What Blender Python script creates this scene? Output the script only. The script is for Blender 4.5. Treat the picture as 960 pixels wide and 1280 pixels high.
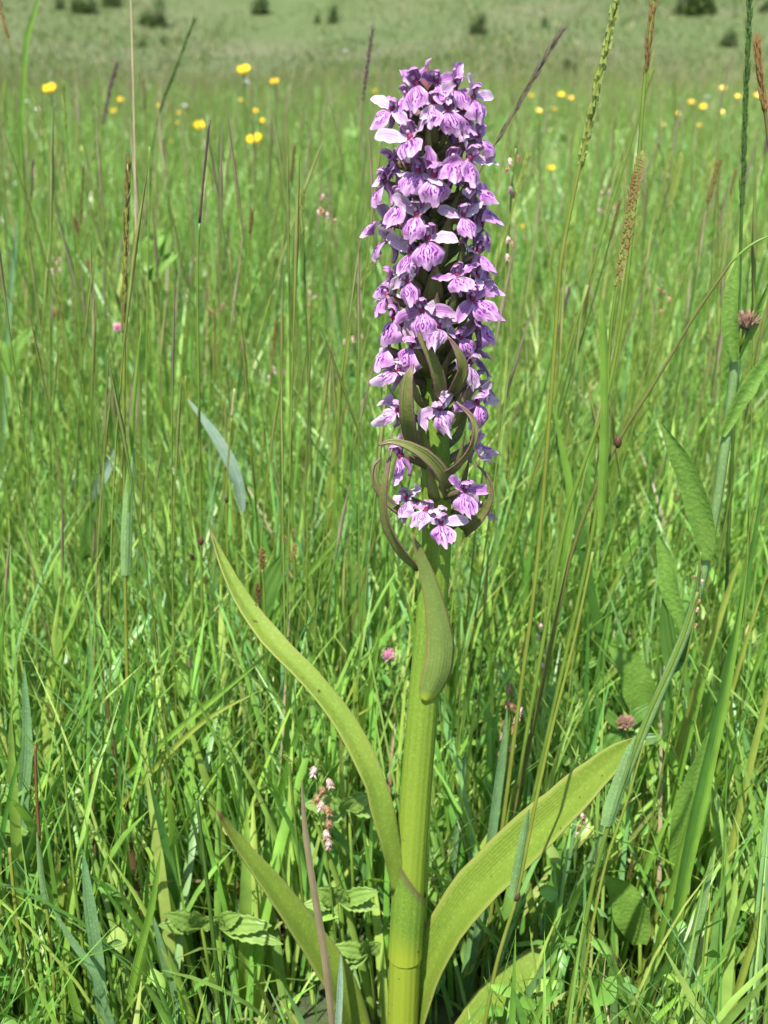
import bpy, math, random
import numpy as np
from mathutils import Vector, Matrix, noise as mnoise
R = math.radians
random.seed(7); rng = np.random.default_rng(7)
S = bpy.context.scene
for o in list(bpy.data.objects): bpy.data.objects.remove(o)

# ------------------------------------------------------------------ camera, sky, sun, exposure
CAMZ, PITCH, FPX = 0.46, R(21.3), 1437.0          # FPX: focal length in pixels of a 960 x 1280 frame
cam = bpy.data.objects.new('camera', bpy.data.cameras.new('camera'))
S.collection.objects.link(cam); S.camera = cam
cam.location = (0, 0, CAMZ); cam.rotation_euler = (math.pi/2 - PITCH, 0, 0)
cam.data.sensor_fit = 'VERTICAL'; cam.data.sensor_height = 24.0
cam.data.lens = 24.0*FPX/1280; cam.data.clip_start = 0.02; cam.data.clip_end = 600
cam.data.dof.use_dof = True; cam.data.dof.focus_distance = 0.44
cam.data.dof.aperture_fstop = cam.data.lens/2.5   # a 2.5 mm aperture
S.render.resolution_x, S.render.resolution_y = 768, 1024

SUN_EL, SUN_AZ = R(60), R(22)                     # high, behind the camera and a little to its left
sd = Vector((-math.sin(SUN_AZ)*math.cos(SUN_EL), -math.cos(SUN_AZ)*math.cos(SUN_EL), math.sin(SUN_EL)))
w = bpy.data.worlds.new('World'); S.world = w; w.use_nodes = True
nt = w.node_tree; bg = nt.nodes['Background']
sky = nt.nodes.new('ShaderNodeTexSky'); sky.sky_type = 'NISHITA'; sky.sun_disc = False
sky.sun_elevation = SUN_EL; sky.sun_rotation = math.atan2(sd.x, sd.y)
nt.links.new(sky.outputs[0], bg.inputs[0]); bg.inputs[1].default_value = 0.13
sl = bpy.data.lights.new('sun', 'SUN'); sl.energy = 4.8; sl.angle = R(0.5); sl.color = (1, .955, .88)
so = bpy.data.objects.new('sun', sl); S.collection.objects.link(so)
so.rotation_euler = sd.to_track_quat('Z', 'Y').to_euler()
S.view_settings.view_transform = 'Standard'; S.view_settings.look = 'None'
S.view_settings.exposure = 1.25; S.view_settings.gamma = 1

# ------------------------------------------------------------------ helpers
COL = S.collection
cT, sT = math.cos(PITCH), math.sin(PITCH)
def P(px, py, Y):
    """the point at depth Y (metres ahead) that the photograph shows at pixel px, py"""
    a, b = (px-480)/FPX, -(py-640)/FPX
    ry, rz = cT + b*sT, -sT + b*cT
    t = Y/ry
    return Vector((a*t, Y, CAMZ + rz*t))
def proj(p):
    d = p - np.array((0, 0, CAMZ))
    z = d[..., 1]*cT - d[..., 2]*sT; u = d[..., 1]*sT + d[..., 2]*cT
    z = np.maximum(z, 1e-3)
    return 480 + FPX*d[..., 0]/z, 640 - FPX*u/z, z
def pxm(py, Y):
    """metres per pixel at depth Y"""
    b = -(py-640)/FPX
    return (Y/(cT + b*sT))/FPX

class MB:
    def __init__(s): s.v, s.f, s.uv, s.n = [], [], [], 0
    def grid(s, pts, uvs, nu, nv, closed=False):
        b = s.n; s.v += [tuple(p) for p in pts]; s.n += len(pts); s.uv += uvs
        for i in range(nu-1):
            for j in range(nv if closed else nv-1):
                j2 = (j+1) % nv
                s.f.append((b+i*nv+j, b+i*nv+j2, b+(i+1)*nv+j2, b+(i+1)*nv+j))
    def tube(s, path, rad, n=8, ridge=0, caps=True, ridges=7):
        path = [Vector(p) for p in path]; m = len(path)
        if not hasattr(rad, '__len__'): rad = [rad]*m
        ref = Vector((0.3, 1, 0.1)).normalized(); pts, uvs = [], []
        for i, p in enumerate(path):
            t = (path[min(i+1, m-1)] - path[max(i-1, 0)]).normalized()
            a = ref - t*ref.dot(t)
            if a.length < 1e-4: a = Vector((1, 0, 0)) - t*t.x
            a.normalize(); c = t.cross(a); ref = a
            for k in range(n):
                th = 2*math.pi*k/n
                r = rad[i]*(1 + ridge*math.cos(ridges*th))
                pts.append(p + a*(r*math.cos(th)) + c*(r*math.sin(th))); uvs.append((i/(m-1), k/n))
        b = s.n; s.grid(pts, uvs, m, n, True)
        if caps:
            s.f.append(tuple(b+k for k in range(n))[::-1]); s.f.append(tuple(b+(m-1)*n+k for k in range(n)))
    def ribbon(s, path, width, face, fold=0.0, nv=5, wave=0.0, wf=3.0, seed=0.0, twist=None, flat=1.0):
        """leaf: path of points, half-widths, 'face' = direction the upper side looks to; fold lifts the margins"""
        path = [Vector(p) for p in path]; m = len(path); pts, uvs = [], []
        for i, p in enumerate(path):
            t = (path[min(i+1, m-1)] - path[max(i-1, 0)]).normalized()
            fv = Vector(face[i]) if isinstance(face, list) else Vector(face)
            if twist is not None: fv = Matrix.Rotation(twist*i/(m-1), 3, t) @ fv
            side = t.cross(fv)
            if side.length < 1e-5: side = t.cross(Vector((0.2, 1, .3)))
            side.normalize(); nrm = side.cross(t).normalized()
            for j in range(nv):
                q = -1 + 2*j/(nv-1)
                fo = fold[i] if isinstance(fold, list) else fold
                off = fo*width[i]*abs(q)**1.15 + wave*width[i]*q*abs(q)*math.sin(wf*6.28*i/(m-1) + seed + (1.7 if q > 0 else 0))
                pts.append(p + side*(q*width[i]*flat) + nrm*off); uvs.append((i/(m-1), j/(nv-1)))
        s.grid(pts, uvs, m, nv)
    def spindle(s, p, d, L, r, n=4):
        d = Vector(d).normalized(); a = d.orthogonal().normalized(); c = d.cross(a); p = Vector(p)
        pts = [p] + [p + d*(L*.4) + (a*math.cos(6.2832*k/n) + c*math.sin(6.2832*k/n))*r for k in range(n)] + [p + d*L]
        b = s.n; s.v += [tuple(q) for q in pts]; s.n += len(pts)
        s.uv += [(0, 0)] + [(.4, k/n) for k in range(n)] + [(1, 0)]
        for k in range(n):
            k2 = (k+1) % n
            s.f.append((b, b+1+k2, b+1+k)); s.f.append((b+1+n, b+1+k, b+1+k2))
    def ball(s, p, r, nu=6, nv=8, sc=(1, 1, 1)):
        p = Vector(p); pts, uvs = [], []
        for i in range(nu+1):
            th = math.pi*(i+.02)/(nu+.04)
            for k in range(nv):
                ph = 6.2832*k/nv
                pts.append(p + Vector((r*sc[0]*math.sin(th)*math.cos(ph), r*sc[1]*math.sin(th)*math.sin(ph), r*sc[2]*math.cos(th))))
                uvs.append((i/nu, k/nv))
        s.grid(pts, uvs, nu+1, nv, True)
    def mesh(s, name, smooth=True):
        me = bpy.data.meshes.new(name); me.from_pydata(s.v, [], s.f)
        uvl = me.uv_layers.new(name='UVMap')
        li = np.zeros(len(me.loops), dtype=np.int32); me.loops.foreach_get('vertex_index', li)
        uvl.data.foreach_set('uv', np.array(s.uv, dtype=np.float32)[li].ravel())
        if smooth: me.polygons.foreach_set('use_smooth', np.ones(len(me.polygons), dtype=bool))
        me.update(); return me
    def build(s, name, mat, parent=None, at=None, smooth=True):
        """at: world position of the parent's origin (points are given in world space)"""
        if at is not None:
            at = Vector(at); s.v = [(v[0]-at.x, v[1]-at.y, v[2]-at.z) for v in s.v]
        return link(name, s.mesh(name, smooth), mat, parent)
def link(name, me, mat, parent=None):
    if mat and not me.materials: me.materials.append(mat)
    o = bpy.data.objects.new(name, me); COL.objects.link(o)
    if parent: o.parent = parent
    return o
def tag(o, label=None, cat=None, group=None, kind=None):
    if label: o['label'] = label
    if cat: o['category'] = cat
    if group: o['group'] = group
    if kind: o['kind'] = kind
    return o
def thing(name, label, cat, loc, group=None):
    e = bpy.data.objects.new(name, None); COL.objects.link(e); e.location = loc
    e.empty_display_size = .02
    return tag(e, label, cat, group)
def smooth_path(pts, n):
    """Catmull-Rom through pts, n samples"""
    pts = [Vector(p) for p in pts]
    q = [pts[0]*2 - pts[1]] + pts + [pts[-1]*2 - pts[-2]]
    out = []; m = len(pts)-1
    for i in range(n):
        u = i/(n-1)*m; k = min(int(u), m-1); t = u-k
        a, b, c, d = q[k], q[k+1], q[k+2], q[k+3]
        out.append(.5*((2*b) + (c-a)*t + (2*a-5*b+4*c-d)*t*t + (3*b-a-3*c+d)*t**3))
    return out
def interp(xs, ys, n): return list(np.interp(np.linspace(0, 1, n), xs, ys))

# ------------------------------------------------------------------ materials
def new_mat(name):
    m = bpy.data.materials.new(name); m.use_nodes = True
    t = m.node_tree; t.nodes.clear(); return m, t
def N(t, typ, **kw):
    n = t.nodes.new(typ)
    for k, v in kw.items():
        if k.startswith('i_'):
            k = k[2:]; n.inputs[int(k) if k.isdigit() else k.replace('_', ' ')].default_value = v
        else: setattr(n, k, v)
    return n
def math_n(t, op, a, b=None, clamp=False):
    n = t.nodes.new('ShaderNodeMath'); n.operation = op; n.use_clamp = clamp
    for i, x in enumerate((a, b)):
        if x is None: continue
        if isinstance(x, (int, float)): n.inputs[i].default_value = x
        else: t.links.new(x, n.inputs[i])
    return n.outputs[0]
def mix_c(t, f, a, b, mode='MIX'):
    n = t.nodes.new('ShaderNodeMix'); n.data_type = 'RGBA'; n.blend_type = mode
    for i, x in ((0, f), (6, a), (7, b)):
        if isinstance(x, (int, float)): n.inputs[i].default_value = x
        elif isinstance(x, tuple): n.inputs[i].default_value = (*x, 1) if len(x) == 3 else x
        else: t.links.new(x, n.inputs[i])
    return n.outputs[2]
def leaf_out(t, col, trans=.3, rough=.45, spec=.4, bump=None, tcol=None):
    p = N(t, 'ShaderNodeBsdfPrincipled', i_Roughness=rough); p.inputs['Specular IOR Level'].default_value = spec
    t.links.new(col, p.inputs['Base Color'])
    if bump is not None: t.links.new(bump, p.inputs['Normal'])
    tr = N(t, 'ShaderNodeBsdfTranslucent'); t.links.new(tcol if tcol is not None else col, tr.inputs[0])
    mx = N(t, 'ShaderNodeMixShader', i_0=trans)
    t.links.new(p.outputs[0], mx.inputs[1]); t.links.new(tr.outputs[0], mx.inputs[2])
    o = N(t, 'ShaderNodeOutputMaterial'); t.links.new(mx.outputs[0], o.inputs[0])
def leaf_mat(name, c1, c2, trans=.3, rough=.45, veins=0, vein_amt=.25, tip=None, tip_at=.85, edge=None, bump_s=.15,
             nscale=60., spots=None, var=.12, base=None, base_at=.15, spec=.4, fine=0):
    m, t = new_mat(name)
    uv = N(t, 'ShaderNodeUVMap'); sx = N(t, 'ShaderNodeSeparateXYZ'); t.links.new(uv.outputs[0], sx.inputs[0])
    tc = N(t, 'ShaderNodeTexCoord')
    nz = N(t, 'ShaderNodeTexNoise', i_Scale=nscale, i_Detail=4.); t.links.new(tc.outputs['Object'], nz.inputs['Vector'])
    f = N(t, 'ShaderNodeMapRange', i_1=.35, i_2=.65); t.links.new(nz.outputs[0], f.inputs[0])
    col = mix_c(t, f.outputs[0], c1, c2); h = nz.outputs[0]
    if veins:
        wv = math_n(t, 'SINE', math_n(t, 'MULTIPLY', sx.outputs[1], 6.2832*veins))
        wv = math_n(t, 'MULTIPLY_ADD', wv, .5); t.nodes[-1].inputs[2].default_value = .5
        col = mix_c(t, math_n(t, 'MULTIPLY', wv, vein_amt), col, tuple(x*.55 for x in c1)); h = wv
    if fine:
        nf = N(t, 'ShaderNodeTexNoise', i_Scale=fine, i_Detail=2.); t.links.new(tc.outputs['Object'], nf.inputs['Vector'])
        h = math_n(t, 'ADD', h, nf.outputs[0])
        ff = N(t, 'ShaderNodeMapRange', i_1=.5, i_2=.75); t.links.new(nf.outputs[0], ff.inputs[0])
        col = mix_c(t, math_n(t, 'MULTIPLY', ff.outputs[0], .35), col, tuple(min(1, x*1.7+.03) for x in c1))
    if edge:
        e = math_n(t, 'ABSOLUTE', math_n(t, 'SUBTRACT', sx.outputs[1], .5))
        e = N_map(t, e, .38, .5); col = mix_c(t, e, col, edge)
    if base:
        col = mix_c(t, N_map(t, sx.outputs[0], base_at, base_at*.2), col, base)
    if tip:
        u = math_n(t, 'ADD', sx.outputs[0], math_n(t, 'MULTIPLY', math_n(t, 'SUBTRACT', nz.outputs[0], .5), .35))
        col = mix_c(t, N_map(t, u, tip_at-.08, tip_at+.08), col, tip)
    if spots:
        ns = N(t, 'ShaderNodeTexNoise', i_Scale=260., i_Detail=3.); t.links.new(tc.outputs['Object'], ns.inputs['Vector'])
        col = mix_c(t, N_map(t, ns.outputs[0], .70, .74), col, spots)
    oi = N(t, 'ShaderNodeObjectInfo')
    hs = N(t, 'ShaderNodeHueSaturation')
    vv = N(t, 'ShaderNodeMapRange', i_3=1-var, i_4=1+var); t.links.new(oi.outputs['Random'], vv.inputs[0])
    t.links.new(vv.outputs[0], hs.inputs['Value']); t.links.new(col, hs.inputs['Color'])
    b = N(t, 'ShaderNodeBump', i_Strength=bump_s, i_Distance=.002); t.links.new(h, b.inputs['Height'])
    leaf_out(t, hs.outputs[0], trans, rough, spec, b.outputs[0]); return m
def N_map(t, v, a, b):
    n = N(t, 'ShaderNodeMapRange', i_1=a, i_2=b); t.links.new(v, n.inputs[0]); return n.outputs[0]
def tint_mat(name, trans=.35, rough=.36, spec=.5):
    m, t = new_mat(name)
    a = N(t, 'ShaderNodeAttribute', attribute_name='tint')
    tc = N(t, 'ShaderNodeTexCoord'); nz = N(t, 'ShaderNodeTexNoise', i_Scale=90., i_Detail=3.)
    t.links.new(tc.outputs['Object'], nz.inputs['Vector'])
    hs = N(t, 'ShaderNodeHueSaturation'); v = N(t, 'ShaderNodeMapRange', i_1=.3, i_2=.7, i_3=.8, i_4=1.2)
    t.links.new(nz.outputs[0], v.inputs[0]); t.links.new(v.outputs[0], hs.inputs['Value']); t.links.new(a.outputs['Color'], hs.inputs['Color'])
    tcol = mix_c(t, 1.0, hs.outputs[0], (1.35, 1.15, .7), 'MULTIPLY')
    leaf_out(t, hs.outputs[0], trans, rough, spec, None, tcol); return m
def plain(name, c, rough=.6, spec=.3, emis=0):
    return leaf_mat(name, c, tuple(x*.8 for x in c), trans=.12, rough=rough, spec=spec, nscale=120.)

M = {}
M['stem'] = leaf_mat('orchid_stem', (.135, .225, .024), (.110, .190, .024), trans=.1, rough=.5, spec=.3, veins=17, vein_amt=.26, bump_s=.12, spots=(.10, .075, .02),
                     base=(.225, .285, .026), base_at=.45, nscale=25., tip=(.10, .09, .035), tip_at=.92, var=0, fine=900.)
M['leaf'] = leaf_mat('orchid_leaf', (.158, .245, .028), (.190, .268, .034), trans=.32, rough=.48, veins=17, vein_amt=.24, edge=(.24, .27, .06),
                     tip=(.075, .035, .012), tip_at=.965, bump_s=.12, nscale=40., spots=(.07, .035, .012), var=.05, fine=700.)
M['leafscorched'] = leaf_mat('orchid_scorched_leaf', (.158, .245, .028), (.190, .268, .034), trans=.32, rough=.48, veins=17, vein_amt=.24, edge=(.22, .24, .06),
                     tip=(.085, .045, .018), tip_at=.86, bump_s=.12, nscale=70., spots=(.07, .035, .012), var=.05, fine=700.)
M['leafsmall'] = leaf_mat('orchid_stem_leaf', (.15, .225, .045), (.18, .235, .058), trans=.2, rough=.42, veins=9, vein_amt=.1, edge=(.22, .17, .06),
                     bump_s=.08, nscale=60., var=.03, fine=900., base=(.28, .34, .03), base_at=.12, tip=(.12, .085, .045), tip_at=.93)
M['bract'] = leaf_mat('orchid_bract', (.125, .145, .036), (.165, .18, .048), trans=.2, rough=.45, veins=6, vein_amt=.2, edge=(.16, .085, .08),
                     tip=(.17, .085, .085), tip_at=.86, bump_s=.25, nscale=120., var=.15, fine=900.)
M['ovary'] = leaf_mat('orchid_ovary', (.13, .10, .05), (.15, .06, .09), trans=.1, rough=.45, veins=5, vein_amt=.3, nscale=120., base=(.11, .14, .03), base_at=.5)
def petal_mat(name, c1, c2, pale, vein, amt):
    m, t = new_mat(name)
    uv = N(t, 'ShaderNodeUVMap'); sx = N(t, 'ShaderNodeSeparateXYZ'); t.links.new(uv.outputs[0], sx.inputs[0])
    tc = N(t, 'ShaderNodeTexCoord'); oi = N(t, 'ShaderNodeObjectInfo')
    ad = N(t, 'ShaderNodeVectorMath', operation='ADD'); t.links.new(tc.outputs['Object'], ad.inputs[0]); t.links.new(oi.outputs['Random'], ad.inputs[1])
    nz = N(t, 'ShaderNodeTexNoise', i_Scale=330., i_Detail=3.); t.links.new(ad.outputs[0], nz.inputs['Vector'])
    col = mix_c(t, N_map(t, nz.outputs[0], .35, .65), c1, c2)
    e = math_n(t, 'ABSOLUTE', math_n(t, 'SUBTRACT', sx.outputs[1], .5))
    col = mix_c(t, math_n(t, 'MULTIPLY', N_map(t, e, .22, .5), .75), col, pale)
    d = math_n(t, 'MULTIPLY', math_n(t, 'SUBTRACT', nz.outputs[0], .5), 5.)
    wv = math_n(t, 'SINE', math_n(t, 'ADD', math_n(t, 'MULTIPLY', sx.outputs[1], 6.2832*5), d))
    vm = math_n(t, 'MULTIPLY', N_map(t, wv, .45, .95), N_map(t, e, .42, .2))
    vm = math_n(t, 'MULTIPLY', vm, math_n(t, 'MULTIPLY', N_map(t, sx.outputs[0], .95, .5), amt))
    col = mix_c(t, vm, col, vein)
    b = N(t, 'ShaderNodeBump', i_Strength=.3, i_Distance=.0006); t.links.new(nz.outputs[0], b.inputs['Height'])
    hs = N(t, 'ShaderNodeHueSaturation'); vv = N(t, 'ShaderNodeMapRange', i_3=.88, i_4=1.12)
    t.links.new(oi.outputs['Random'], vv.inputs[0]); t.links.new(vv.outputs[0], hs.inputs['Value']); t.links.new(col, hs.inputs['Color'])
    leaf_out(t, hs.outputs[0], .28, .5, .3, b.outputs[0]); return m
M['petal'] = petal_mat('orchid_petal', (.31, .11, .325), (.385, .185, .39), (.55, .395, .53), (.13, .012, .16), .9)
M['petalpale'] = petal_mat('orchid_pale_petal', (.40, .245, .405), (.48, .35, .47), (.60, .50, .57), (.20, .05, .22), .6)
M['petalold'] = petal_mat('orchid_faded_petal', (.38, .24, .40), (.34, .19, .32), (.54, .41, .49), (.20, .07, .18), .6)
def lip_mat(name, c1, pale, mark, amt):
    m, t = new_mat(name)
    uv = N(t, 'ShaderNodeUVMap'); sx = N(t, 'ShaderNodeSeparateXYZ'); t.links.new(uv.outputs[0], sx.inputs[0])
    tc = N(t, 'ShaderNodeTexCoord'); oi = N(t, 'ShaderNodeObjectInfo')
    ad = N(t, 'ShaderNodeVectorMath', operation='ADD'); t.links.new(tc.outputs['Object'], ad.inputs[0]); t.links.new(oi.outputs['Random'], ad.inputs[1])
    nz = N(t, 'ShaderNodeTexNoise', i_Scale=300., i_Detail=2.); t.links.new(ad.outputs[0], nz.inputs['Vector'])
    n2 = N(t, 'ShaderNodeTexNoise', i_Scale=700., i_Detail=2.); t.links.new(ad.outputs[0], n2.inputs['Vector'])
    e = math_n(t, 'ABSOLUTE', math_n(t, 'SUBTRACT', sx.outputs[1], .5))            # 0 centre .. .5 margin
    rim = math_n(t, 'MAXIMUM', math_n(t, 'MULTIPLY', e, 2.), sx.outputs[0])
    col = mix_c(t, N_map(t, nz.outputs[0], .3, .7), c1, tuple(.5*(a+b) for a, b in zip(c1, pale)))
    col = mix_c(t, math_n(t, 'MULTIPLY', N_map(t, e, .16, .03), .5), col, pale)
    # loops and dashes: wobbling contour lines about the middle of the lip
    r2 = math_n(t, 'ADD', math_n(t, 'MULTIPLY', e, 3.2), math_n(t, 'MULTIPLY', math_n(t, 'ABSOLUTE', math_n(t, 'SUBTRACT', sx.outputs[0], .42)), .9))
    d = math_n(t, 'MULTIPLY', math_n(t, 'SUBTRACT', nz.outputs[0], .5), 1.3)
    wv = math_n(t, 'SINE', math_n(t, 'MULTIPLY', math_n(t, 'ADD', r2, d), 14.))
    mk = math_n(t, 'MULTIPLY', N_map(t, wv, -.15, .3), N_map(t, rim, .86, .62))
    mk = math_n(t, 'MULTIPLY', mk, math_n(t, 'MULTIPLY', N_map(t, n2.outputs[0], .36, .48), amt))
    col = mix_c(t, mk, col, mark)
    col = mix_c(t, math_n(t, 'MULTIPLY', N_map(t, rim, .78, 1.), .5), col, pale)
    b = N(t, 'ShaderNodeBump', i_Strength=.3, i_Distance=.0006); t.links.new(n2.outputs[0], b.inputs['Height'])
    leaf_out(t, col, .25, .5, .3, b.outputs[0]); return m
M['lip'] = lip_mat('orchid_lip', (.345, .115, .36), (.58, .395, .56), (.105, .007, .14), 1.)
M['lipold'] = lip_mat('orchid_faded_lip', (.34, .18, .36), (.55, .45, .53), (.16, .03, .18), .95)
M['throat'] = plain('orchid_throat', (.20, .012, .085)); M['column'] = plain('orchid_column', (.50, .28, .46))
M['spur'] = leaf_mat('orchid_spur', (.27, .11, .29), (.33, .16, .34), trans=.25, nscale=200.)
M['bud'] = leaf_mat('orchid_bud', (.30, .10, .13), (.24, .075, .12), trans=.2, veins=5, tip=(.5, .33, .3), tip_at=.9, nscale=150.)
M['grass'] = tint_mat('grass_blades', .42); M['hillgrass'] = tint_mat('hill_turf', .3, .6, .2)
M['herb'] = tint_mat('herb_leaves', .3, .4, .4)
G = lambda n, c, **k: leaf_mat(n, tuple(x*1.3 for x in c), tuple(x*1.0 for x in c), **{**dict(trans=.3, veins=4, vein_amt=.15, nscale=80.), **k})
M['culm'] = G('green_culm', (.13, .205, .028)); M['culmyellow'] = G('yellow_green_culm', (.19, .225, .035)); M['culmolive'] = G('olive_culm', (.115, .115, .03))
M['culmdark'] = G('purple_brown_culm', (.065, .035, .03)); M['straw'] = G('dry_straw', (.42, .34, .20)); M['culmdeep'] = G('dark_green_culm', (.055, .11, .018))
M['glaucous'] = G('blue_green_blade', (.115, .21, .085), fine=800.); M['sheath'] = G('grey_green_sheath', (.15, .25, .085), fine=1200., rough=.55)
M['blade'] = G('bright_blade', (.12, .225, .028)); M['bladeyellow'] = G('yellow_blade', (.19, .24, .04)); M['bladedark'] = G('dark_blade', (.05, .125, .018))
M['dryblade'] = G('withered_blade', (.20, .16, .09)); M['node'] = plain('culm_node', (.07, .03, .015)); M['reddish'] = G('reddish_sheath', (.16, .075, .03))
M['broad'] = leaf_mat('broad_leaf', (.14, .27, .04), (.17, .30, .05), trans=.4, veins=1, vein_amt=.12, nscale=60., bump_s=.3, fine=500.)
M['broaddark'] = leaf_mat('dark_broad_leaf', (.08, .18, .028), (.10, .205, .033), trans=.35, veins=3, vein_amt=.15, nscale=60., bump_s=.3)
M['downy'] = leaf_mat('downy_grey_leaf', (.20, .30, .20), (.26, .35, .25), trans=.2, rough=.6, veins=3, vein_amt=.25, nscale=150., fine=900.)
M['palmate'] = leaf_mat('crowfoot_leaf', (.15, .26, .05), (.19, .30, .06), trans=.3, veins=3, vein_amt=.2, nscale=100., bump_s=.35)
M['headdark'] = G('dark_spikelets', (.085, .060, .050), veins=0, trans=.15); M['headgreen'] = G('green_spikelets', (.20, .25, .05), veins=0)
M['headbrown'] = G('brown_green_spikelets', (.14, .12, .03), veins=0); M['headred'] = G('reddish_spikelets', (.19, .11, .035), veins=0)
M['headolive'] = leaf_mat('olive_red_spikelets', (.20, .22, .05), (.17, .09, .035), trans=.2, nscale=140., var=.1)
M['sedge'] = G('sedge_spikelets', (.30, .22, .08), veins=0); M['quake'] = leaf_mat('pink_white_spikelets', (.45, .22, .20), (.66, .52, .46), trans=.2, nscale=500., var=.2)
M['quakebrown'] = leaf_mat('brown_spikelets', (.22, .11, .05), (.34, .22, .12), trans=.2, nscale=500., var=.2)
M['yellow'] = leaf_mat('buttercup_petals', (.80, .55, .012), (.74, .46, .01), trans=.2, rough=.25, nscale=100., spec=.5)
M['yellowcentre'] = plain('buttercup_centre', (.55, .42, .03)); M['white'] = leaf_mat('white_petals', (.75, .75, .72), (.66, .66, .62), trans=.2)
M['pink'] = leaf_mat('clover_florets', (.58, .22, .34), (.66, .38, .46), trans=.2, nscale=300.); M['budbrown'] = leaf_mat('knapweed_bracts', (.15, .085, .05), (.30, .19, .14), trans=.1, nscale=400.)
M['bushleaf'] = tint_mat('bush_leaves', .2, .5, .3); M['wood'] = plain('bush_wood', (.12, .085, .055), .9)

def ground_mat(name, cols, sc):
    m, t = new_mat(name); tc = N(t, 'ShaderNodeTexCoord')
    n1 = N(t, 'ShaderNodeTexNoise', i_Scale=sc, i_Detail=8., i_Roughness=.65); n2 = N(t, 'ShaderNodeTexNoise', i_Scale=sc*.09, i_Detail=5.)
    for n in (n1, n2): t.links.new(tc.outputs['Object'], n.inputs['Vector'])
    c = mix_c(t, N_map(t, n1.outputs[0], .38, .62), cols[0], cols[1]); c = mix_c(t, N_map(t, n2.outputs[0], .42, .68), c, cols[2])
    p = N(t, 'ShaderNodeBsdfPrincipled', i_Roughness=.95); t.links.new(c, p.inputs['Base Color'])
    b = N(t, 'ShaderNodeBump', i_Strength=.6, i_Distance=.02); t.links.new(n1.outputs[0], b.inputs['Height']); t.links.new(b.outputs[0], p.inputs['Normal'])
    o = N(t, 'ShaderNodeOutputMaterial'); t.links.new(p.outputs[0], o.inputs[0]); return m
M['soil'] = ground_mat('meadow_soil', ((.035, .055, .016), (.06, .075, .028), (.04, .075, .018)), 60.)
M['turf'] = ground_mat('hill_turf_ground', ((.048, .078, .014), (.066, .092, .022), (.09, .095, .036)), 3.)

# ------------------------------------------------------------------ ground and hillside
def hill_z(x, y):
    d = y - 15 + 1.2*np.sin(x*.21+.6) + .6*np.sin(x*.7)
    r = np.where(d > 0, d*d/(d+8.)*.2, 0)
    return r + np.clip(d/8, 0, 1)*(.25*np.sin(x*.35+y*.2)+.2*np.sin(x*.16-y*.31+1)) - .06
def sheet(name, xs, ys, zf, mat):
    X, Yg = np.meshgrid(xs, ys); Z = zf(X, Yg); nx, ny = len(xs), len(ys)
    mb = MB(); mb.grid(np.stack([X, Yg, Z], -1).reshape(-1, 3).tolist(), [(0, 0)]*(nx*ny), ny, nx)
    mb.f = [f[::1] for f in mb.f]
    return tag(mb.build(name, mat), kind='structure')
def gz(x, y): return .006*np.sin(x*7+1)*np.cos(y*6) + .01*np.sin(x*2.1+y*1.7)
sheet('ground', np.concatenate([np.linspace(-70, -3, 20), np.linspace(-2.8, 2.8, 60), np.linspace(3, 70, 20)]),
      np.concatenate([np.linspace(-25, -1, 8), np.linspace(-.9, 5, 60), np.linspace(5.3, 18, 30)]), gz, M['soil'])
sheet('hillside', np.linspace(-160, 160, 130), np.concatenate([np.linspace(12.6, 45, 70), np.linspace(46, 220, 50)]), hill_z, M['turf'])

# ------------------------------------------------------------------ the orchid
OY = .42                                              # depth of its stem
AX = [(500, 1400), (503, 1280), (507, 1180), (516, 1040), (527, 900), (538, 780), (545, 690), (545, 600), (544, 480), (542, 340), (538, 200), (534, 110)]
axis = [P(x, y, OY) for x, y in AX]
k0 = axis[0].z/(axis[0]-axis[1]).z
base = axis[0] + (axis[1]-axis[0])*k0; base.z = 0
axis[0] = base
orchid = thing('marsh_orchid', 'tall purple flowered marsh orchid with thick yellow green stem and long leaves', 'orchid', base)
OB = base.copy()
def ax_at(z):
    for a, b in zip(axis, axis[1:]):
        if a.z <= z <= b.z: return a.lerp(b, (z-a.z)/(b.z-a.z))
    return axis[-1].copy() if z > 0 else axis[0].copy()
mb = MB(); pth = smooth_path(axis, 70)
zs = np.array([p.z for p in pth]); ZT = axis[-1].z
rad = np.interp(zs, [0, .1, .22, .30, .37, .42, ZT], [.0075, .0071, .0064, .0057, .0045, .0030, .0018])
mb.tube(pth, list(rad), 44, ridge=.012, ridges=9); mb.build('stem', M['stem'], orchid, OB)
# collar of the lowest sheath: a slanting rim round the stem, where the long left leaf springs off
def sheath(z0, z1, slant, az, mat, name, k=1.07):
    mb = MB(); pts, uvs = [], []; n = 28; rows = 9
    for i in range(rows):
        for j in range(n):
            th = 2*math.pi*j/n; top = z1 + slant*math.cos(th-az)
            z = z0 + (top-z0)*i/(rows-1); c = ax_at(z); r = np.interp(z, zs, rad)*(k + .05*i/(rows-1)) * (1.0 if i else 1.02)
            pts.append(Vector((c.x + r*math.sin(th), c.y - r*math.cos(th), z))); uvs.append((i/(rows-1), j/n))
    mb.grid(pts, uvs, rows, n, True); return mb.build(name, mat, orchid, OB)
zc = P(505, 1195, OY).z; zr = P(510, 1092, OY).z
sheath(zc, zr, .0125, -1.45, M['stem'], 'leaf_sheath')

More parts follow.
